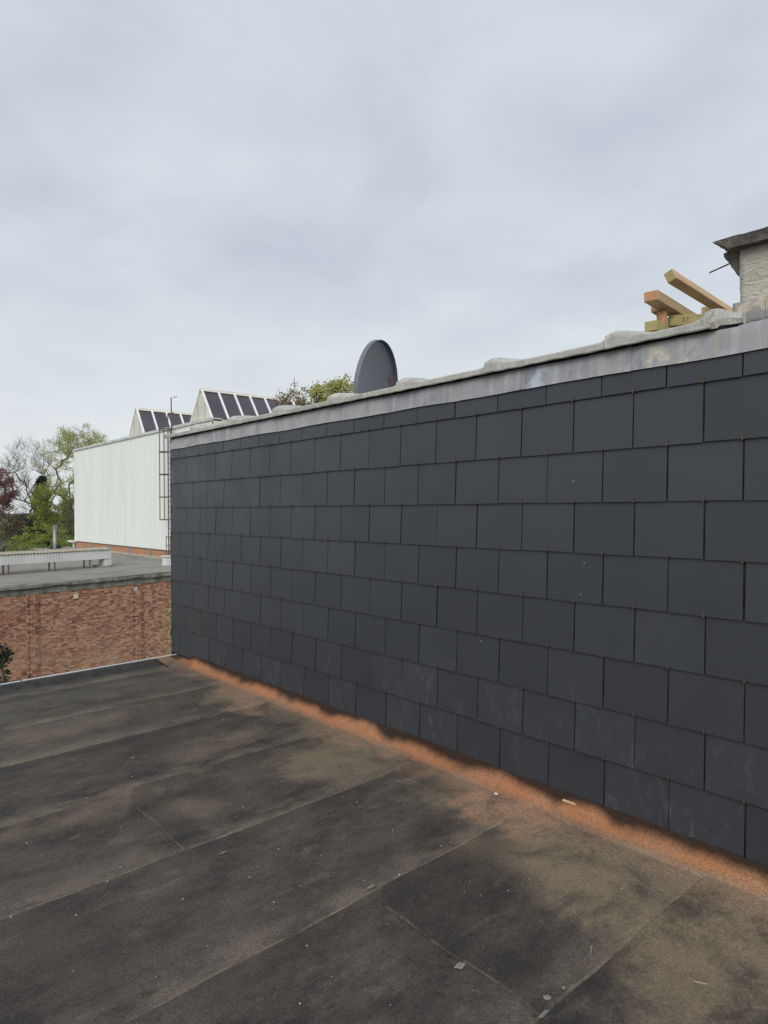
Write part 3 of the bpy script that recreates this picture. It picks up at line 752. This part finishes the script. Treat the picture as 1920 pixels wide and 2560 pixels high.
c = wallpt(189, 1490.5); o = MB().fbox(c, U, V, Z3, (-.085, .085), (-.07, -.012), (-.088, .088)).build('vent_cover', M['beige_plastic'], bb); bevel(o, .012, 2); o['label'] = 'square beige plastic wall cover'
c = wallpt(338, 1472.5); fr = MB().fbox(c, U, V, Z3, (-.078, .078), (-.06, -.012), (-.08, .08)).build('air_vent', M['white_plastic'], bb); bevel(fr, .006); fr['label'] = 'small square white air vent'
for k in range(5): MB().fbox(c, U, V, Z3, (-.05, .05), (-.068, -.058), (-.05 + k * .022, -.038 + k * .022)).build('louvre', M['vent_grey'], fr)

# ------------------------------------------------------------------ things on the brick building's roof
RZ = lambda t: BT + .366 + .006 * t
def ts(P): d = np.asarray(P) - bp(0, 0, 0); return d @ U, d @ V
def onroof(x, y): 
    d = ray(x, y); return CAM + d * ((ROOFZ - CAM[2]) / d[2])
duct = thing('duct_cover', 'raised corrugated cement pipe cover on thin legs along the flat roof', 'duct')
tD, sD = ts(onroof(147, 1428.5)); te, se = ts(onroof(295, 1420.5))
ZB, ZT = ROOFZ + .44, ROOFZ + .845
TD0, TD1 = T0 + .5, te - .02; WD = .66
def sheet(ta, tb, s0, s1, za, zb, nm, mat, dirw, amp=.022, pitch=.13):
    n = int((tb - ta) / (pitch / 8)); mb = MB()
    for off in (0, .008):
        mb.grid(lambda i, j: bp(ta + (tb - ta) * i / n, s0 + (s1 - s0) * j + dirw[0] * (amp * math.sin(2 * math.pi * (tb - ta) * i / n / pitch) + off), za + (zb - za) * j + dirw[1] * (amp * math.sin(2 * math.pi * (tb - ta) * i / n / pitch) + off)), n, 1)
    return mb.build(nm, M[mat], duct, False, fix=False)
cuts = [TD0, TD0 + 2.4, TD0 + 4.7, TD0 + 7.1, ts(onroof(91, 1434))[0], TD1]; cuts = sorted(c_ for c_ in cuts if c_ <= TD1)
for k, (a, b) in enumerate(zip(cuts[:-1], cuts[1:])):
    if b - a < .2: continue
    sheet(a, b + .04, sD - .05, sD + WD + .05, ZT + .02 + .004 * (k % 2), ZT + .10, 'top_sheet', 'moss_sheet', (0, 1), .028)
    sheet(a, b - .012, sD - .004 * (k % 2), sD - .004 * (k % 2), ZB, ZT - .005, 'side_sheet', 'cement_sheet', (-1, 0), .005)
    sheet(a, b - .012, sD + WD, sD + WD, ZB, ZT + .06, 'side_sheet', 'cement_sheet', (1, 0), .012)
MB().fbox(bp(0, 0, 0), U, V, Z3, (TD0, TD1 - .04), (sD + .06, sD + WD - .06), (ZB + .06, ZT - .05)).build('pipe_casing', M['galv'], duct)
MB().fbox(bp(0, 0, 0), U, V, Z3, (TD1 - .02, TD1 + .0), (sD - .02, sD + WD + .02), (ROOFZ + .12, ZT + .05)).build('end_panel', M['cement_sheet'], duct)
tb0 = ts(onroof(262, 1420))[0]
MB().fbox(bp(0, 0, 0), U, V, Z3, (tb0, TD1 - .021), (sD + .03, sD + WD - .03), (ROOFZ + .10, ZB + .03)).build('box_casing', M['cement_sheet'], duct)
MB().fbox(bp(0, 0, 0), U, V, Z3, (tb0 - .25, TD1 + .06), (sD - .05, sD + WD + .05), (ROOFZ - .05, ROOFZ + .115)).build('box_kerb', M['soot_concrete'], duct)
for lx in (31, 147, 235):
    tt = ts(onroof(lx, 1439 - .075 * (lx - 31)))[0]
    for s_ in (.04, WD - .04): MB().fbox(bp(tt, sD + s_, 0), U, V, Z3, (-.025, .025), (-.025, .025), (ROOFZ - .06, ZB + .06)).build('leg', M['rust_steel'], duct)
for tt in (TD0 + .3, TD0 + 2.1, TD0 + 3.9):
    if tt < ts(onroof(31, 1439))[0] - .6:
        for s_ in (.04, WD - .04): MB().fbox(bp(tt, sD + s_, 0), U, V, Z3, (-.025, .025), (-.025, .025), (ROOFZ - .06, ZB + .06)).build('leg', M['rust_steel'], duct)
# box ventilator by the edge of the slate wall
rv = thing('roof_ventilator', 'small white box ventilator with a flat cap at the slate wall edge', 'ventilator')
c = onroof(423, 1417); c[2] = RZ(ts(c)[0]) - .01
o = MB().fbox(c, U, V, Z3, (-.17, .17), (0, .34), (0, .44)).build('housing', M['white_plastic'], rv); bevel(o, .015, 2)
o = MB().fbox(c, U, V, Z3, (-.24, .24), (-.06, .40), (.44, .49)).build('cap', M['white_plastic'], rv); bevel(o, .01)
o = MB().fbox(c, U, V, Z3, (-.21, .21), (-.04, .38), (-.02, .05)).build('flange', M['vent_grey'], rv)
MB().tube([c + U * .15 + Z3 * .36 + V * .1, c + U * .38 + Z3 * .36 + V * .1], .085, 14).build('outlet', M['white_plastic'], rv)
# stone lying on the eaves
c = onroof(391, 1433); tq, sq_ = ts(c); lp = lump('loose_stone', tuple(bp(tq, .02, BT + .40)), .085, M['cement_splat'], None, 9, 2, (1.3, 1, .7), .12); tag(lp, 'pale loose stone lying on the edge of the brick building roof', 'stone')
# flue
fl = thing('flue_pipe', 'slim grey metal flue pipe with a rain cap behind the pipe cover', 'flue')
c = at(137, 1390, 35.5); base = np.array((c[0], c[1], ROOFZ - .02)); top = at(136, 1314, 35.5)
MB().tube([base, np.array((c[0], c[1], top[2] - .12))], .078, 14).build('pipe', M['galv'], fl, True)
MB().tube([np.array((c[0], c[1], top[2] - .10)), np.array((c[0], c[1], top[2] + .0))], [.105, .105], 14).build('cowl', M['galv'], fl)
MB().tube([np.array((c[0], c[1], top[2] - .14)), np.array((c[0], c[1], top[2] - .10))], [.06, .06], 10).build('cowl_neck', M['rebar'], fl)
MB().tube([base, base + Z3 * .12], [.16, .09], 12).build('flashing_cone', M['galv'], fl)

# ------------------------------------------------------------------ white metal-clad hall with roof lights
hall = thing('white_hall', 'tall white corrugated metal hall with brick plinth and two roof lights', 'building')
YA, YB = 51.1, 29.62                             # far and near ends of the facade
ZTOP, ZBOT = EYE + 4.50, EYE - 2.16
MB().box(XF + .06, XF + 16, YB, YA - .02, GZ, ZTOP - .05).build('wall', M['cream_panel'], hall)
pt_ = .333; mb = MB(); xs = []
y = YB
while y < YA - .001:
    for f_, dp in ((0, 0), (.62, 0), (.70, 1), (.92, 1)): xs.append((min(y + f_ * pt_, YA), dp))
    y += pt_
xs.append((YA, 0))
mb.grid(lambda i, j: (XF - .022 * (1 - xs[i][1]) - 0.0, xs[i][0], ZBOT + (ZTOP - .12 - ZBOT) * j), len(xs) - 1, 1); mb.build('cladding', M['cladding'], hall, fix=False)
mb = MB(); n = int((YA - YB) / .666); zz_ = [YA - .02 * 0]
mb.grid(lambda i, j: ((XF if i % 2 else XF) + 0, 0, 0), 1, 1); mb = MB()
mb.box(XF - .10, XF + .5, YB, YA + .06, ZTOP - .125, ZTOP + .02).build('parapet_cap', M['parapet_cap'], hall)
MB().box(XF - .06, XF + .04, YB, YA, ZBOT - .035, ZBOT - .001).build('drip_edge', M['rust_steel'], hall)
MB().box(XF - .055, XF + .08, YA - .005, YA + .05, ZBOT, ZTOP - .13).build('corner_trim', M['cladding'], hall)
# plinth bricks
MB().box(XF + .001, XF + .058, YB, YA - .06, GZ, ZBOT - .01).build('plinth_core', M['plinth_mortar'], hall)
pm = MB(); z = ZBOT - .10; rI = 0
while z > EYE - 3.2:
    y = YB + .3 - (rI % 2) * .11
    while y < YA - .3:
        pm.box(XF - .012, XF + .03, y, y + .205, z, z + .062); y += .22
    z -= .078; rI += 1
o = pm.build('plinth_bricks', M['plinth_brick'], hall, fix=False); o['kind'] = 'stuff'
for px_ in (232, 275, 324, 378, 421):            # grey posts on the plinth
    p = onX(px_, 1370, XF); MB().box(XF - .05, XF - .013, p[1] - .14, p[1] + .14, EYE - 2.75, ZBOT - .04).build('plinth_post', M['galv'], hall)
strip = MB(); yy = [YB + .5 + k * .8 for k in range(24)]
strip.grid(lambda i, j: (XF - [.0, .02, .16, .42][j] - (.02 * math.sin(i * 2.3) if j > 1 else 0), yy[i], EYE - 2.72 + [.16, .14, .055, .045][j] + .012 * (30 - yy[i]) * 0 + .0), 23, 3); strip.build('plinth_flashing', M['moss_sheet'], hall)
gt = onX(196, 1357, XF); mb = MB(); mb.tube([(XF - .12, YA + .02, ZBOT + .02), (XF - .12, YA + .02, GZ)], .075, 10); mb.build('downpipe', M['white_plastic'], hall)
MB().box(XF - .35, XF + .05, YA - .25, YA + .75, ZBOT - .10, ZBOT + .03).build('gutter_hopper', M['white_plastic'], hall)
def rooflight(yc, hw, zap, L, label):
    t = thing('roof_light', label, 'skylight', 'ridge roof lights on the white hall'); x0 = XF + .10; z0 = ZTOP - .06
    A = lambda x, s_, z: (x, yc + s_ * hw, z)
    fr = .1
    mb = MB(); mb.quad(A(x0 + .02, -1, z0), A(x0 + .02, 1, z0), A(x0 + .02, .06, zap - .04), A(x0 + .02, -.06, zap - .04)); mb.quad(A(x0 + L, -1, z0), A(x0 + L, 1, z0), A(x0 + L, 0, zap - .03)); mb.build('gable', M['cream_panel'], t)
    for yy_ in (-.33, .33): MB().box(x0 - .0, x0 + .018, yc + yy_ * hw - .02, yc + yy_ * hw + .02, z0, z0 + (zap - z0) * .60).build('gable_seam', M['vent_grey'], t)
    for s_ in (-1, 1):
        np_ = int(L / .9); pw = L / np_
        for k in range(np_):
            xa, xb = x0 + k * pw + .05, x0 + (k + 1) * pw - .05
            g_ = MB(); g_.quad(A(xa, s_, z0 + .02), A(xb, s_, z0 + .02), A(xb, s_ * .05, zap - .08), A(xa, s_ * .05, zap - .08)); g_.build('pane', M['roof_glass'], t)
        for k in range(np_ + 1):
            xa = x0 + k * pw; w_ = .055
            a_ = np.array(A(xa, s_, z0 + .01)); b_ = np.array(A(xa, s_ * .05, zap - .07)); nn = np.array((0, s_ * (zap - z0), hw)); nn = nn / np.linalg.norm(nn)
            mb = MB(); mb.hexa([a_ + (-w_, 0, 0) - nn * .02, a_ + (w_, 0, 0) - nn * .02, a_ + (w_, 0, 0) + nn * .05, a_ + (-w_, 0, 0) + nn * .05, b_ + (-w_, 0, 0) - nn * .02, b_ + (w_, 0, 0) - nn * .02, b_ + (w_, 0, 0) + nn * .05, b_ + (-w_, 0, 0) + nn * .05]); mb.build('glazing_bar', M['white_bar'], t)
    mb = MB(); mb.hexa([A(x0 - .06, -.13, zap - .13), A(x0 + L, -.13, zap - .13), A(x0 + L, .13, zap - .13), A(x0 - .06, .13, zap - .13), A(x0 - .06, -.05, zap + .02), A(x0 + L, -.05, zap + .02), A(x0 + L, .05, zap + .02), A(x0 - .06, .05, zap + .02)]); mb.build('ridge_cap', M['cream_panel'], t)
    return t
rooflight(39.55, 1.20, EYE + 6.16, 8.1, 'ridge roof light on the white hall nearer the trees')
rooflight(31.0, 1.20, EYE + 6.12, 8.1, 'ridge roof light on the white hall beside the blossoming tree')
# caged ladder
ld = thing('caged_ladder', 'rusty caged access ladder fixed to the white hall wall', 'ladder')
yL = onX(433, 1200, XF)[1]; RC = .42; cx = XF - .12
hoops = [onX(405, y_, XF - .45)[2] for y_ in (1075, 1131, 1187, 1243, 1299)]
for hz_ in hoops:
    pts = [(cx, yL - RC, hz_)] + [(cx - .2 - RC * math.sin(a_), yL - RC * math.cos(a_), hz_) for a_ in [math.pi * k / 12 for k in range(13)]] + [(cx, yL + RC, hz_)]
    mb = MB()
    for p, q_ in zip(pts[:-1], pts[1:]):
        p = np.array(p); q_ = np.array(q_); mb.tube([p, q_], .028, 5)
    mb.build('hoop', M['rust_steel'], ld)
for a_ in (0, math.pi / 4, math.pi / 2, 3 * math.pi / 4, math.pi):
    x_, y_ = cx - .2 - (RC - .0) * math.sin(a_), yL - RC * math.cos(a_)
    MB().tube([(x_, y_, hoops[-1]), (x_, y_, hoops[0])], .024, 5).build('cage_bar', M['rust_steel'], ld)
for s_ in (-.22, .22): MB().tube([(cx - .06, yL + s_, EYE - 2.55), (cx - .06, yL + s_, EYE + 6.0 if s_ < 0 else EYE + 5.2), (cx + .25, yL + s_, EYE + (6.1 if s_ < 0 else 5.3))], .03, 6).build('stile', M['rust_steel'], ld)
zr = EYE - 2.4; rung = MB().tube([(0, -.22, 0), (0, .22, 0)], .016, 5).mesh('rung'); rung.materials.append(M['rust_steel'])
while zr < EYE + 4.5: place('rung', rung, ld, (cx - .06, yL, zr)); zr += .29
lf = thing('lower_ladder', 'short rusty rung frame low on the white hall wall', 'ladder')
pL = onX(415.5, 1340, XF - .35); 
for dy_ in (0, -.55): MB().tube([(XF - .35, pL[1] + dy_, EYE - 2.34), (XF - .35, pL[1] + dy_, EYE - 1.36)], .024, 5).build('stile', M['rust_steel'], lf)
for z_ in (-2.28, -1.86, -1.40): MB().tube([(XF - .35, pL[1], EYE + z_), (XF - .35, pL[1] - .55, EYE + z_)], .02, 5).build('rung', M['rust_steel'], lf)
for dy_ in (0, -.55): MB().tube([(XF - .35, pL[1] + dy_, EYE - 1.40), (XF + .0, pL[1] + dy_, EYE - 1.40)], .02, 5).build('bracket', M['rust_steel'], lf)

# ------------------------------------------------------------------ trees
def tree(name, label, base, targets, leaf, bark, nleaf, lsize, spread, r0=.22, cat='tree', group=None, trunk_to=None, leafprob=1.0, seed=1, twigs=0, step=.55):
    rnd = random.Random(seed); rs = np.random.RandomState(seed)
    t = thing(name, label, cat, group)
    base = np.asarray(base, float); top = np.asarray(trunk_to if trunk_to is not None else base + (0, 0, 4.), float)
    N = [base]; par = [-1]; nseg = 6
    for k in range(1, nseg + 1):
        N.append(base + (top - base) * k / nseg + rs.normal(0, .04 * r0 / .2, 3) * (k < nseg)); par.append(len(N) - 2)
    targets = sorted(targets, key=lambda q: np.linalg.norm(np.asarray(q) - top))
    tips = []
    for q_ in targets:
        q_ = np.asarray(q_, float); A = np.array(N[2:]); d = np.linalg.norm(A - q_, axis=1) + .6 * np.maximum(0, A[:, 2] - q_[2] + .3)
        j = int(np.argmin(d)) + 2; L_ = np.linalg.norm(N[j] - q_); ns = max(1, int(L_ / step)); st_ = N[j]; prev = j
        for k in range(1, ns + 1):
            f_ = k / ns; p = st_ + (q_ - st_) * f_ + np.array((0, 0, .10 * L_ * math.sin(math.pi * f_))) * .6 + (rs.normal(0, .05 * L_ / ns + .02, 3) if k < ns else 0)
            N.append(p); par.append(prev); prev = len(N) - 1
        tips.append(prev)
    if twigs:
        for ti in list(tips):
            for k in range(twigs):
                d = rs.normal(0, 1, 3); d[2] = abs(d[2]) * .8; d += (N[ti] - top) / (np.linalg.norm(N[ti] - top) + .1) * 1.2; d /= np.linalg.norm(d)
                N.append(N[ti] + d * spread * rnd.uniform(.7, 1.6)); par.append(ti)
    cnt = [0] * len(N)
    for i in range(len(N) - 1, -1, -1):
        cnt[i] += 1
        if par[i] >= 0: cnt[par[i]] += cnt[i]
    rad = [r0 * (c_ / cnt[0]) ** .56 for c_ in cnt]
    mb = MB()
    for i in range(1, len(N)):
        p_ = par[i]; mb.tube([N[p_], N[i]], [max(min(rad[p_], rad[i] * 1.5), .006), max(rad[i], .005)], 6 if rad[i] > .06 else 3, False)
    mb.build('trunk', M[bark], t, False, fix=False)
    if nleaf:
        vs = []; fs = []
        for ti in tips:
            if rnd.random() > leafprob: continue
            c_ = N[ti]; n_ = int(nleaf * rnd.uniform(.5, 1.4)); sp_ = spread * rnd.uniform(.7, 1.25)
            D = rs.normal(0, 1, (n_, 3)); D /= np.linalg.norm(D, axis=1)[:, None]; D *= (rs.rand(n_, 1) ** .5) * sp_ * np.array((1, 1, .75))
            for d in D:
                a = rs.normal(0, 1, 3); a[2] *= .6; a /= np.linalg.norm(a); b = np.cross(a, rs.normal(0, 1, 3)); b /= np.linalg.norm(b); s_ = lsize * rnd.uniform(.6, 1.25)
                p = c_ + d; q0 = len(vs)
                vs += [tuple(p - a * s_), tuple(p + b * s_ * .55 - a * s_ * .1), tuple(p + a * s_), tuple(p - b * s_ * .55 - a * s_ * .1)]; fs.append((q0, q0 + 1, q0 + 2, q0 + 3))
        me = bpy.data.meshes.new('crown'); me.from_pydata(vs, [], fs); me.update(); link('crown', me, M[leaf], t)
    return t
def cloud(cx, cy, hw, hh, depth, n, seed, dth=None, lo=-1.0):    # clump centres of a crown, centre and half-sizes given in photo pixels at a distance
    rs = np.random.RandomState(seed); k = depth / FPX; c = at(cx, cy, depth); out = []
    while len(out) < n:
        a = rs.uniform(-1, 1, 3)
        if (a ** 2).sum() > 1 or a[1] < lo: continue
        if rs.rand() > .35 + .65 * np.linalg.norm(a): continue
        out.append(c + RT * a[0] * hw * k + UP * a[1] * hh * k + FW * a[2] * (dth or hw * k))
    return out
def foot(x, depth): p = at(x, 1400, depth); return np.array((p[0], p[1], GZ - .05))
def up(x, y, depth): return at(x, y, depth)
tg = 'trees beyond the flat roofs'
tree('broadleaf_tree', 'tall airy tree with fresh lime-green leaves beside the white hall', foot(175, 75), cloud(185, 1175, 95, 110, 75, 150, 1) + cloud(205, 1110, 55, 48, 75, 55, 2), 'leaf_lime', 'bark_green', 78, .085, .72, .22, group=tg, trunk_to=up(170, 1300, 75), seed=2, twigs=2)
tree('bare_tree', 'bare grey-brown tree with fine spreading twigs', foot(70, 82), cloud(72, 1195, 70, 95, 82, 330, 3), 'leaf_bud', 'bark', 3, .05, .8, .20, group=tg, trunk_to=up(88, 1290, 82), seed=3, twigs=8, leafprob=.6)
tree('copper_tree', 'purple-leaved copper tree at the end of the tree row', foot(-20, 72), cloud(-22, 1235, 62, 78, 72, 120, 5), 'leaf_copper', 'bark', 80, .10, .60, .3, group=tg, trunk_to=up(-20, 1310, 72), seed=5, twigs=2)
tree('twiggy_tree', 'brownish twiggy tree with few leaves below the copper tree', foot(8, 66), cloud(8, 1335, 55, 72, 66, 150, 6), 'leaf_brown', 'bark', 46, .075, .55, .22, group=tg, trunk_to=up(8, 1370, 66), seed=6, twigs=4)
ct = []
rs = np.random.RandomState(8)
for k in range(150):
    f_ = rs.rand() ** .8; a_ = rs.rand() * 6.28; rr_ = (f_ * 1.9 + .15) * math.sqrt(rs.rand()); p = at(106, 1195 + f_ * 190, 70); ct.append(p + np.array((math.cos(a_) * rr_, math.sin(a_) * rr_, 0)))
tree('conifer', 'dark evergreen conifer half hidden among the spring trees', foot(106, 70), ct, 'leaf_conifer', 'bark', 80, .13, .5, .2, group=tg, trunk_to=up(106, 1200, 70), seed=7)
tree('leafy_shrub', 'broad bright green shrub behind the pipe cover', foot(110, 54), cloud(112, 1372, 86, 62, 54, 190, 9), 'leaf_bright', 'bark', 62, .068, .40, .14, cat='shrub', trunk_to=up(110, 1420, 54), seed=9)
tree('dense_tree', 'dense bright green tree growing before the dark conifer', foot(135, 64), cloud(128, 1268, 52, 62, 64, 130, 10), 'leaf_bright', 'bark', 62, .085, .50, .2, group=tg, trunk_to=up(132, 1340, 64), seed=10, twigs=1)
tree('olive_tree', 'olive-brown young tree against the corner of the white hall', foot(182, 60), cloud(180, 1318, 34, 78, 60, 120, 11), 'leaf_olive', 'bark', 46, .075, .45, .16, group=tg, trunk_to=up(180, 1380, 60), seed=11, twigs=3)
tree('dark_evergreen', 'low dark evergreen under the twiggy tree', foot(70, 74), cloud(66, 1325, 40, 42, 74, 90, 12), 'leaf_conifer', 'bark', 60, .11, .5, .18, group=tg, trunk_to=up(66, 1350, 74), seed=12)
tree('low_hedge_shrub', 'small dark mossy shrub at the foot of the flue pipe', foot(137, 47), cloud(137, 1378, 27, 14, 47, 60, 13), 'leaf_dark', 'bark', 45, .06, .25, .08, cat='shrub', trunk_to=up(137, 1385, 47), seed=13)
# blossoming tree behind the slate wall
T9 = cloud(818, 1000, 42, 34, 16.5, 46, 20, 1.1) + cloud(868, 985, 26, 40, 16.5, 32, 21, .8) + cloud(850, 962, 14, 14, 16.5, 8, 24, .2) + cloud(792, 975, 10, 14, 16.5, 8, 26, .2) + cloud(826, 968, 10, 14, 16.5, 8, 27, .2) + cloud(800, 1050, 90, 40, 16.5, 40, 22, 1.2)
tree('spring_tree', 'tree with pale yellow-green spring leaves rising behind the coping by the round dish', foot(830, 16.5), T9, 'leaf_yellow', 'bark', 34, .042, .19, .12, trunk_to=up(830, 1120, 16.5), seed=21, step=.25)
T9b = cloud(735, 1010, 46, 30, 16.0, 34, 23, .7) + [at(737, 962, 16), at(699, 984, 16), at(760, 975, 16), at(733, 980, 16), at(722, 988, 16), at(712, 1000, 16), at(775, 985, 16), at(690, 1040, 16), at(700, 1030, 16)]
tree('budding_tree', 'thin twiggy tree with reddish buds beside the second roof light', foot(745, 16.0), T9b, 'leaf_bud', 'bark', 24, .030, .12, .042, trunk_to=up(742, 1080, 16.0), seed=22, twigs=2, step=.25)
# foliage at the left edge below our roof, and beside the slate wall's corner
T10 = cloud(-62, 1655, 88, 70, 10.0, 60, 30, .55) + [at(6, 1640, 10), at(17, 1632, 10), at(25, 1626, 10), at(12, 1652, 10), at(3, 1665, 10), at(4, 1712, 10), at(14, 1704, 10), at(2, 1618, 10)]
tree('dark_leaved_tree', 'dark green leafy branch tips beyond the roof edge before the brick wall', foot(-62, 10.0), T10, 'leaf_dark', 'bark', 30, .030, .085, .09, trunk_to=up(-62, 1760, 10.0), seed=30, step=.25)
T11 = cloud(452, 1560, 30, 62, 13, 40, 33, .5)
tree('pale_shrub', 'pale yellow-green shrub leaves peeping past the slate wall corner', foot(455, 13), T11, 'leaf_yellow', 'bark', 22, .032, .14, .06, cat='shrub', trunk_to=up(455, 1680, 13), seed=33, step=.3)
# a distant belt of trees closing the horizon
vs = []; fs = []; rs = np.random.RandomState(40)
for k in range(9000):
    az = rs.uniform(-1.35, 1.6); dist = rs.uniform(180, 240); hgt_ = (5.5 + 2.5 * math.sin(az * 17) + 1.6 * math.sin(az * 53)) * math.sqrt(rs.rand())
    p = np.array((CAM[0] + math.sin(az) * dist, math.cos(az) * dist, GZ + hgt_)); s_ = rs.uniform(.7, 1.5); a = rs.normal(0, 1, 3); a /= np.linalg.norm(a); b = np.cross(a, rs.normal(0, 1, 3)); b /= np.linalg.norm(b)
    q0 = len(vs); vs += [tuple(p - a * s_), tuple(p + b * s_ * .7), tuple(p + a * s_), tuple(p - b * s_ * .7)]; fs.append((q0, q0 + 1, q0 + 2, q0 + 3))
me = bpy.data.meshes.new('far_woods'); me.from_pydata(vs, [], fs); o = link('far_woods', me, M['leaf_olive']); o['kind'] = 'stuff'; tag(o, 'far-off belt of trees along the horizon', 'woods')

# ------------------------------------------------------------------ small things on our roof
def rp_(X, Y, dz=.0): return (X, Y, rz(X) + .011 + dz)
wd_ = MB(); 
p = rp_(-.165, 2.845, .004); o = MB().tube([(0, 0, 0), (0, 0, .004)], [.0125, .0118], 18).build('white_disc', M['white_disc']); o.location = p; o.rotation_euler = (.05, .03, 0); tag(o, 'small round white disc lying on the rust-stained felt', 'disc')
o = MB().box(-.008, .008, -.045, .045, -.006, .006).build('wood_offcut', M['wood_scrap']); o.location = (-.042, 2.36, .078); o.rotation_euler = (0, -.6, .02); bevel(o, .002); tag(o, 'little yellow wood offcut wedged under the slates', 'wood')
STR = ['dry straw at the foot of the rusty fillet where a felt seam ends', 'dry straw on the rusty felt below the yellow wood offcut', 'long dry straw lying alone on pale dusty felt', 'bent dry straw beside the dark stained felt near a lap seam', 'very short dry straw on the dusty felt under the slates']
for si_, (X, Y, a_, L_) in enumerate(((-.155, 1.52, 1.25, .07), (-.16, 2.30, 1.1, .06), (-.93, 1.17, 2.1, .05), (-1.07, 1.58, .5, .05), (-.30, 1.9, .9, .04))):
    pts = [(-L_ / 2, 0, 0), (-L_ * .1, .002, .002), (L_ * .2, .001, .001), (L_ / 2, -.002, .0015)]
    o = MB().tube(pts, [.0014, .0018, .0017, .0012], 6).build('dry_straw', M['straw']); o.location = rp_(X, Y, .002); o.rotation_euler = (0, 0, a_); tag(o, STR[si_], 'straw', 'straws on the felt')
SPL = {1: 'long pale cement splash on a lap seam of the felt', 2: 'rounded pale cement splash beside a slanting felt joint', 3: 'pale cement splash next to a much smaller crumb', 4: 'thin pale cement sliver lying along a felt joint', 5: 'tiny pale cement crumb beside a larger splash', 6: 'faint narrow pale splash below the lapped felt end'}
def splat(X, Y, rx, ry, seed):
    rnd = random.Random(seed); n = 18; mb = MB(); top = []; bot = []
    for k in range(n):
        a_ = 2 * math.pi * k / n; r_ = rnd.uniform(.6, 1.1); top.append((rx * r_ * .7 * math.cos(a_), ry * r_ * .7 * math.sin(a_), .0035 + rnd.uniform(0, .0015))); bot.append((rx * r_ * math.cos(a_), ry * r_ * math.sin(a_), 0))
    b = 0; mb.v = [(0, 0, .005)] + top + bot
    for k in range(n): k2 = (k + 1) % n; mb.f += [(0, 1 + k, 1 + k2), (1 + k, 1 + n + k, 1 + n + k2, 1 + k2)]
    o = mb.build('cement_splat', M['cement_splat']); o.location = rp_(X, Y, .0005); tag(o, SPL[seed], 'splash', 'cement splashes on the felt')
for X, Y, rx, ry, s_ in ((-1.47, 2.60, .030, .013, 1), (-1.57, 1.90, .030, .022, 2), (-1.45, 1.545, .018, .016, 3), (-1.53, 1.505, .04, .010, 4), (-1.36, 1.53, .010, .008, 5), (-1.87, 3.43, .028, .006, 6)):
    splat(X, Y, rx, ry, s_)
# uncountable grit and crumbs
gm = MB(); rs = np.random.RandomState(77)
for k in range(260):
    X = rs.uniform(-3.2, -.18); Y = rs.uniform(.9, 7.5); s_ = .0016 + .0032 * rs.rand() ** 3 + .0012 * (Y / 7); h_ = rp_(X, Y)
    a_ = rs.rand() * 6.28; b = len(gm.v)
    for i in range(5): gm.v.append((X + s_ * rs.uniform(.7, 1.3) * math.cos(a_ + i * 1.257), Y + s_ * rs.uniform(.7, 1.3) * math.sin(a_ + i * 1.257), h_[2] - .001))
    gm.v.append((X, Y, h_[2] + s_ * .9))
    for i in range(5): gm.f.append((b + i, b + (i + 1) % 5, b + 5))
o = gm.build('grit', M['grit'], None, False, fix=False); o['kind'] = 'stuff'; tag(o, 'scattered pale grit and crumbs on the felt roof', 'grit')
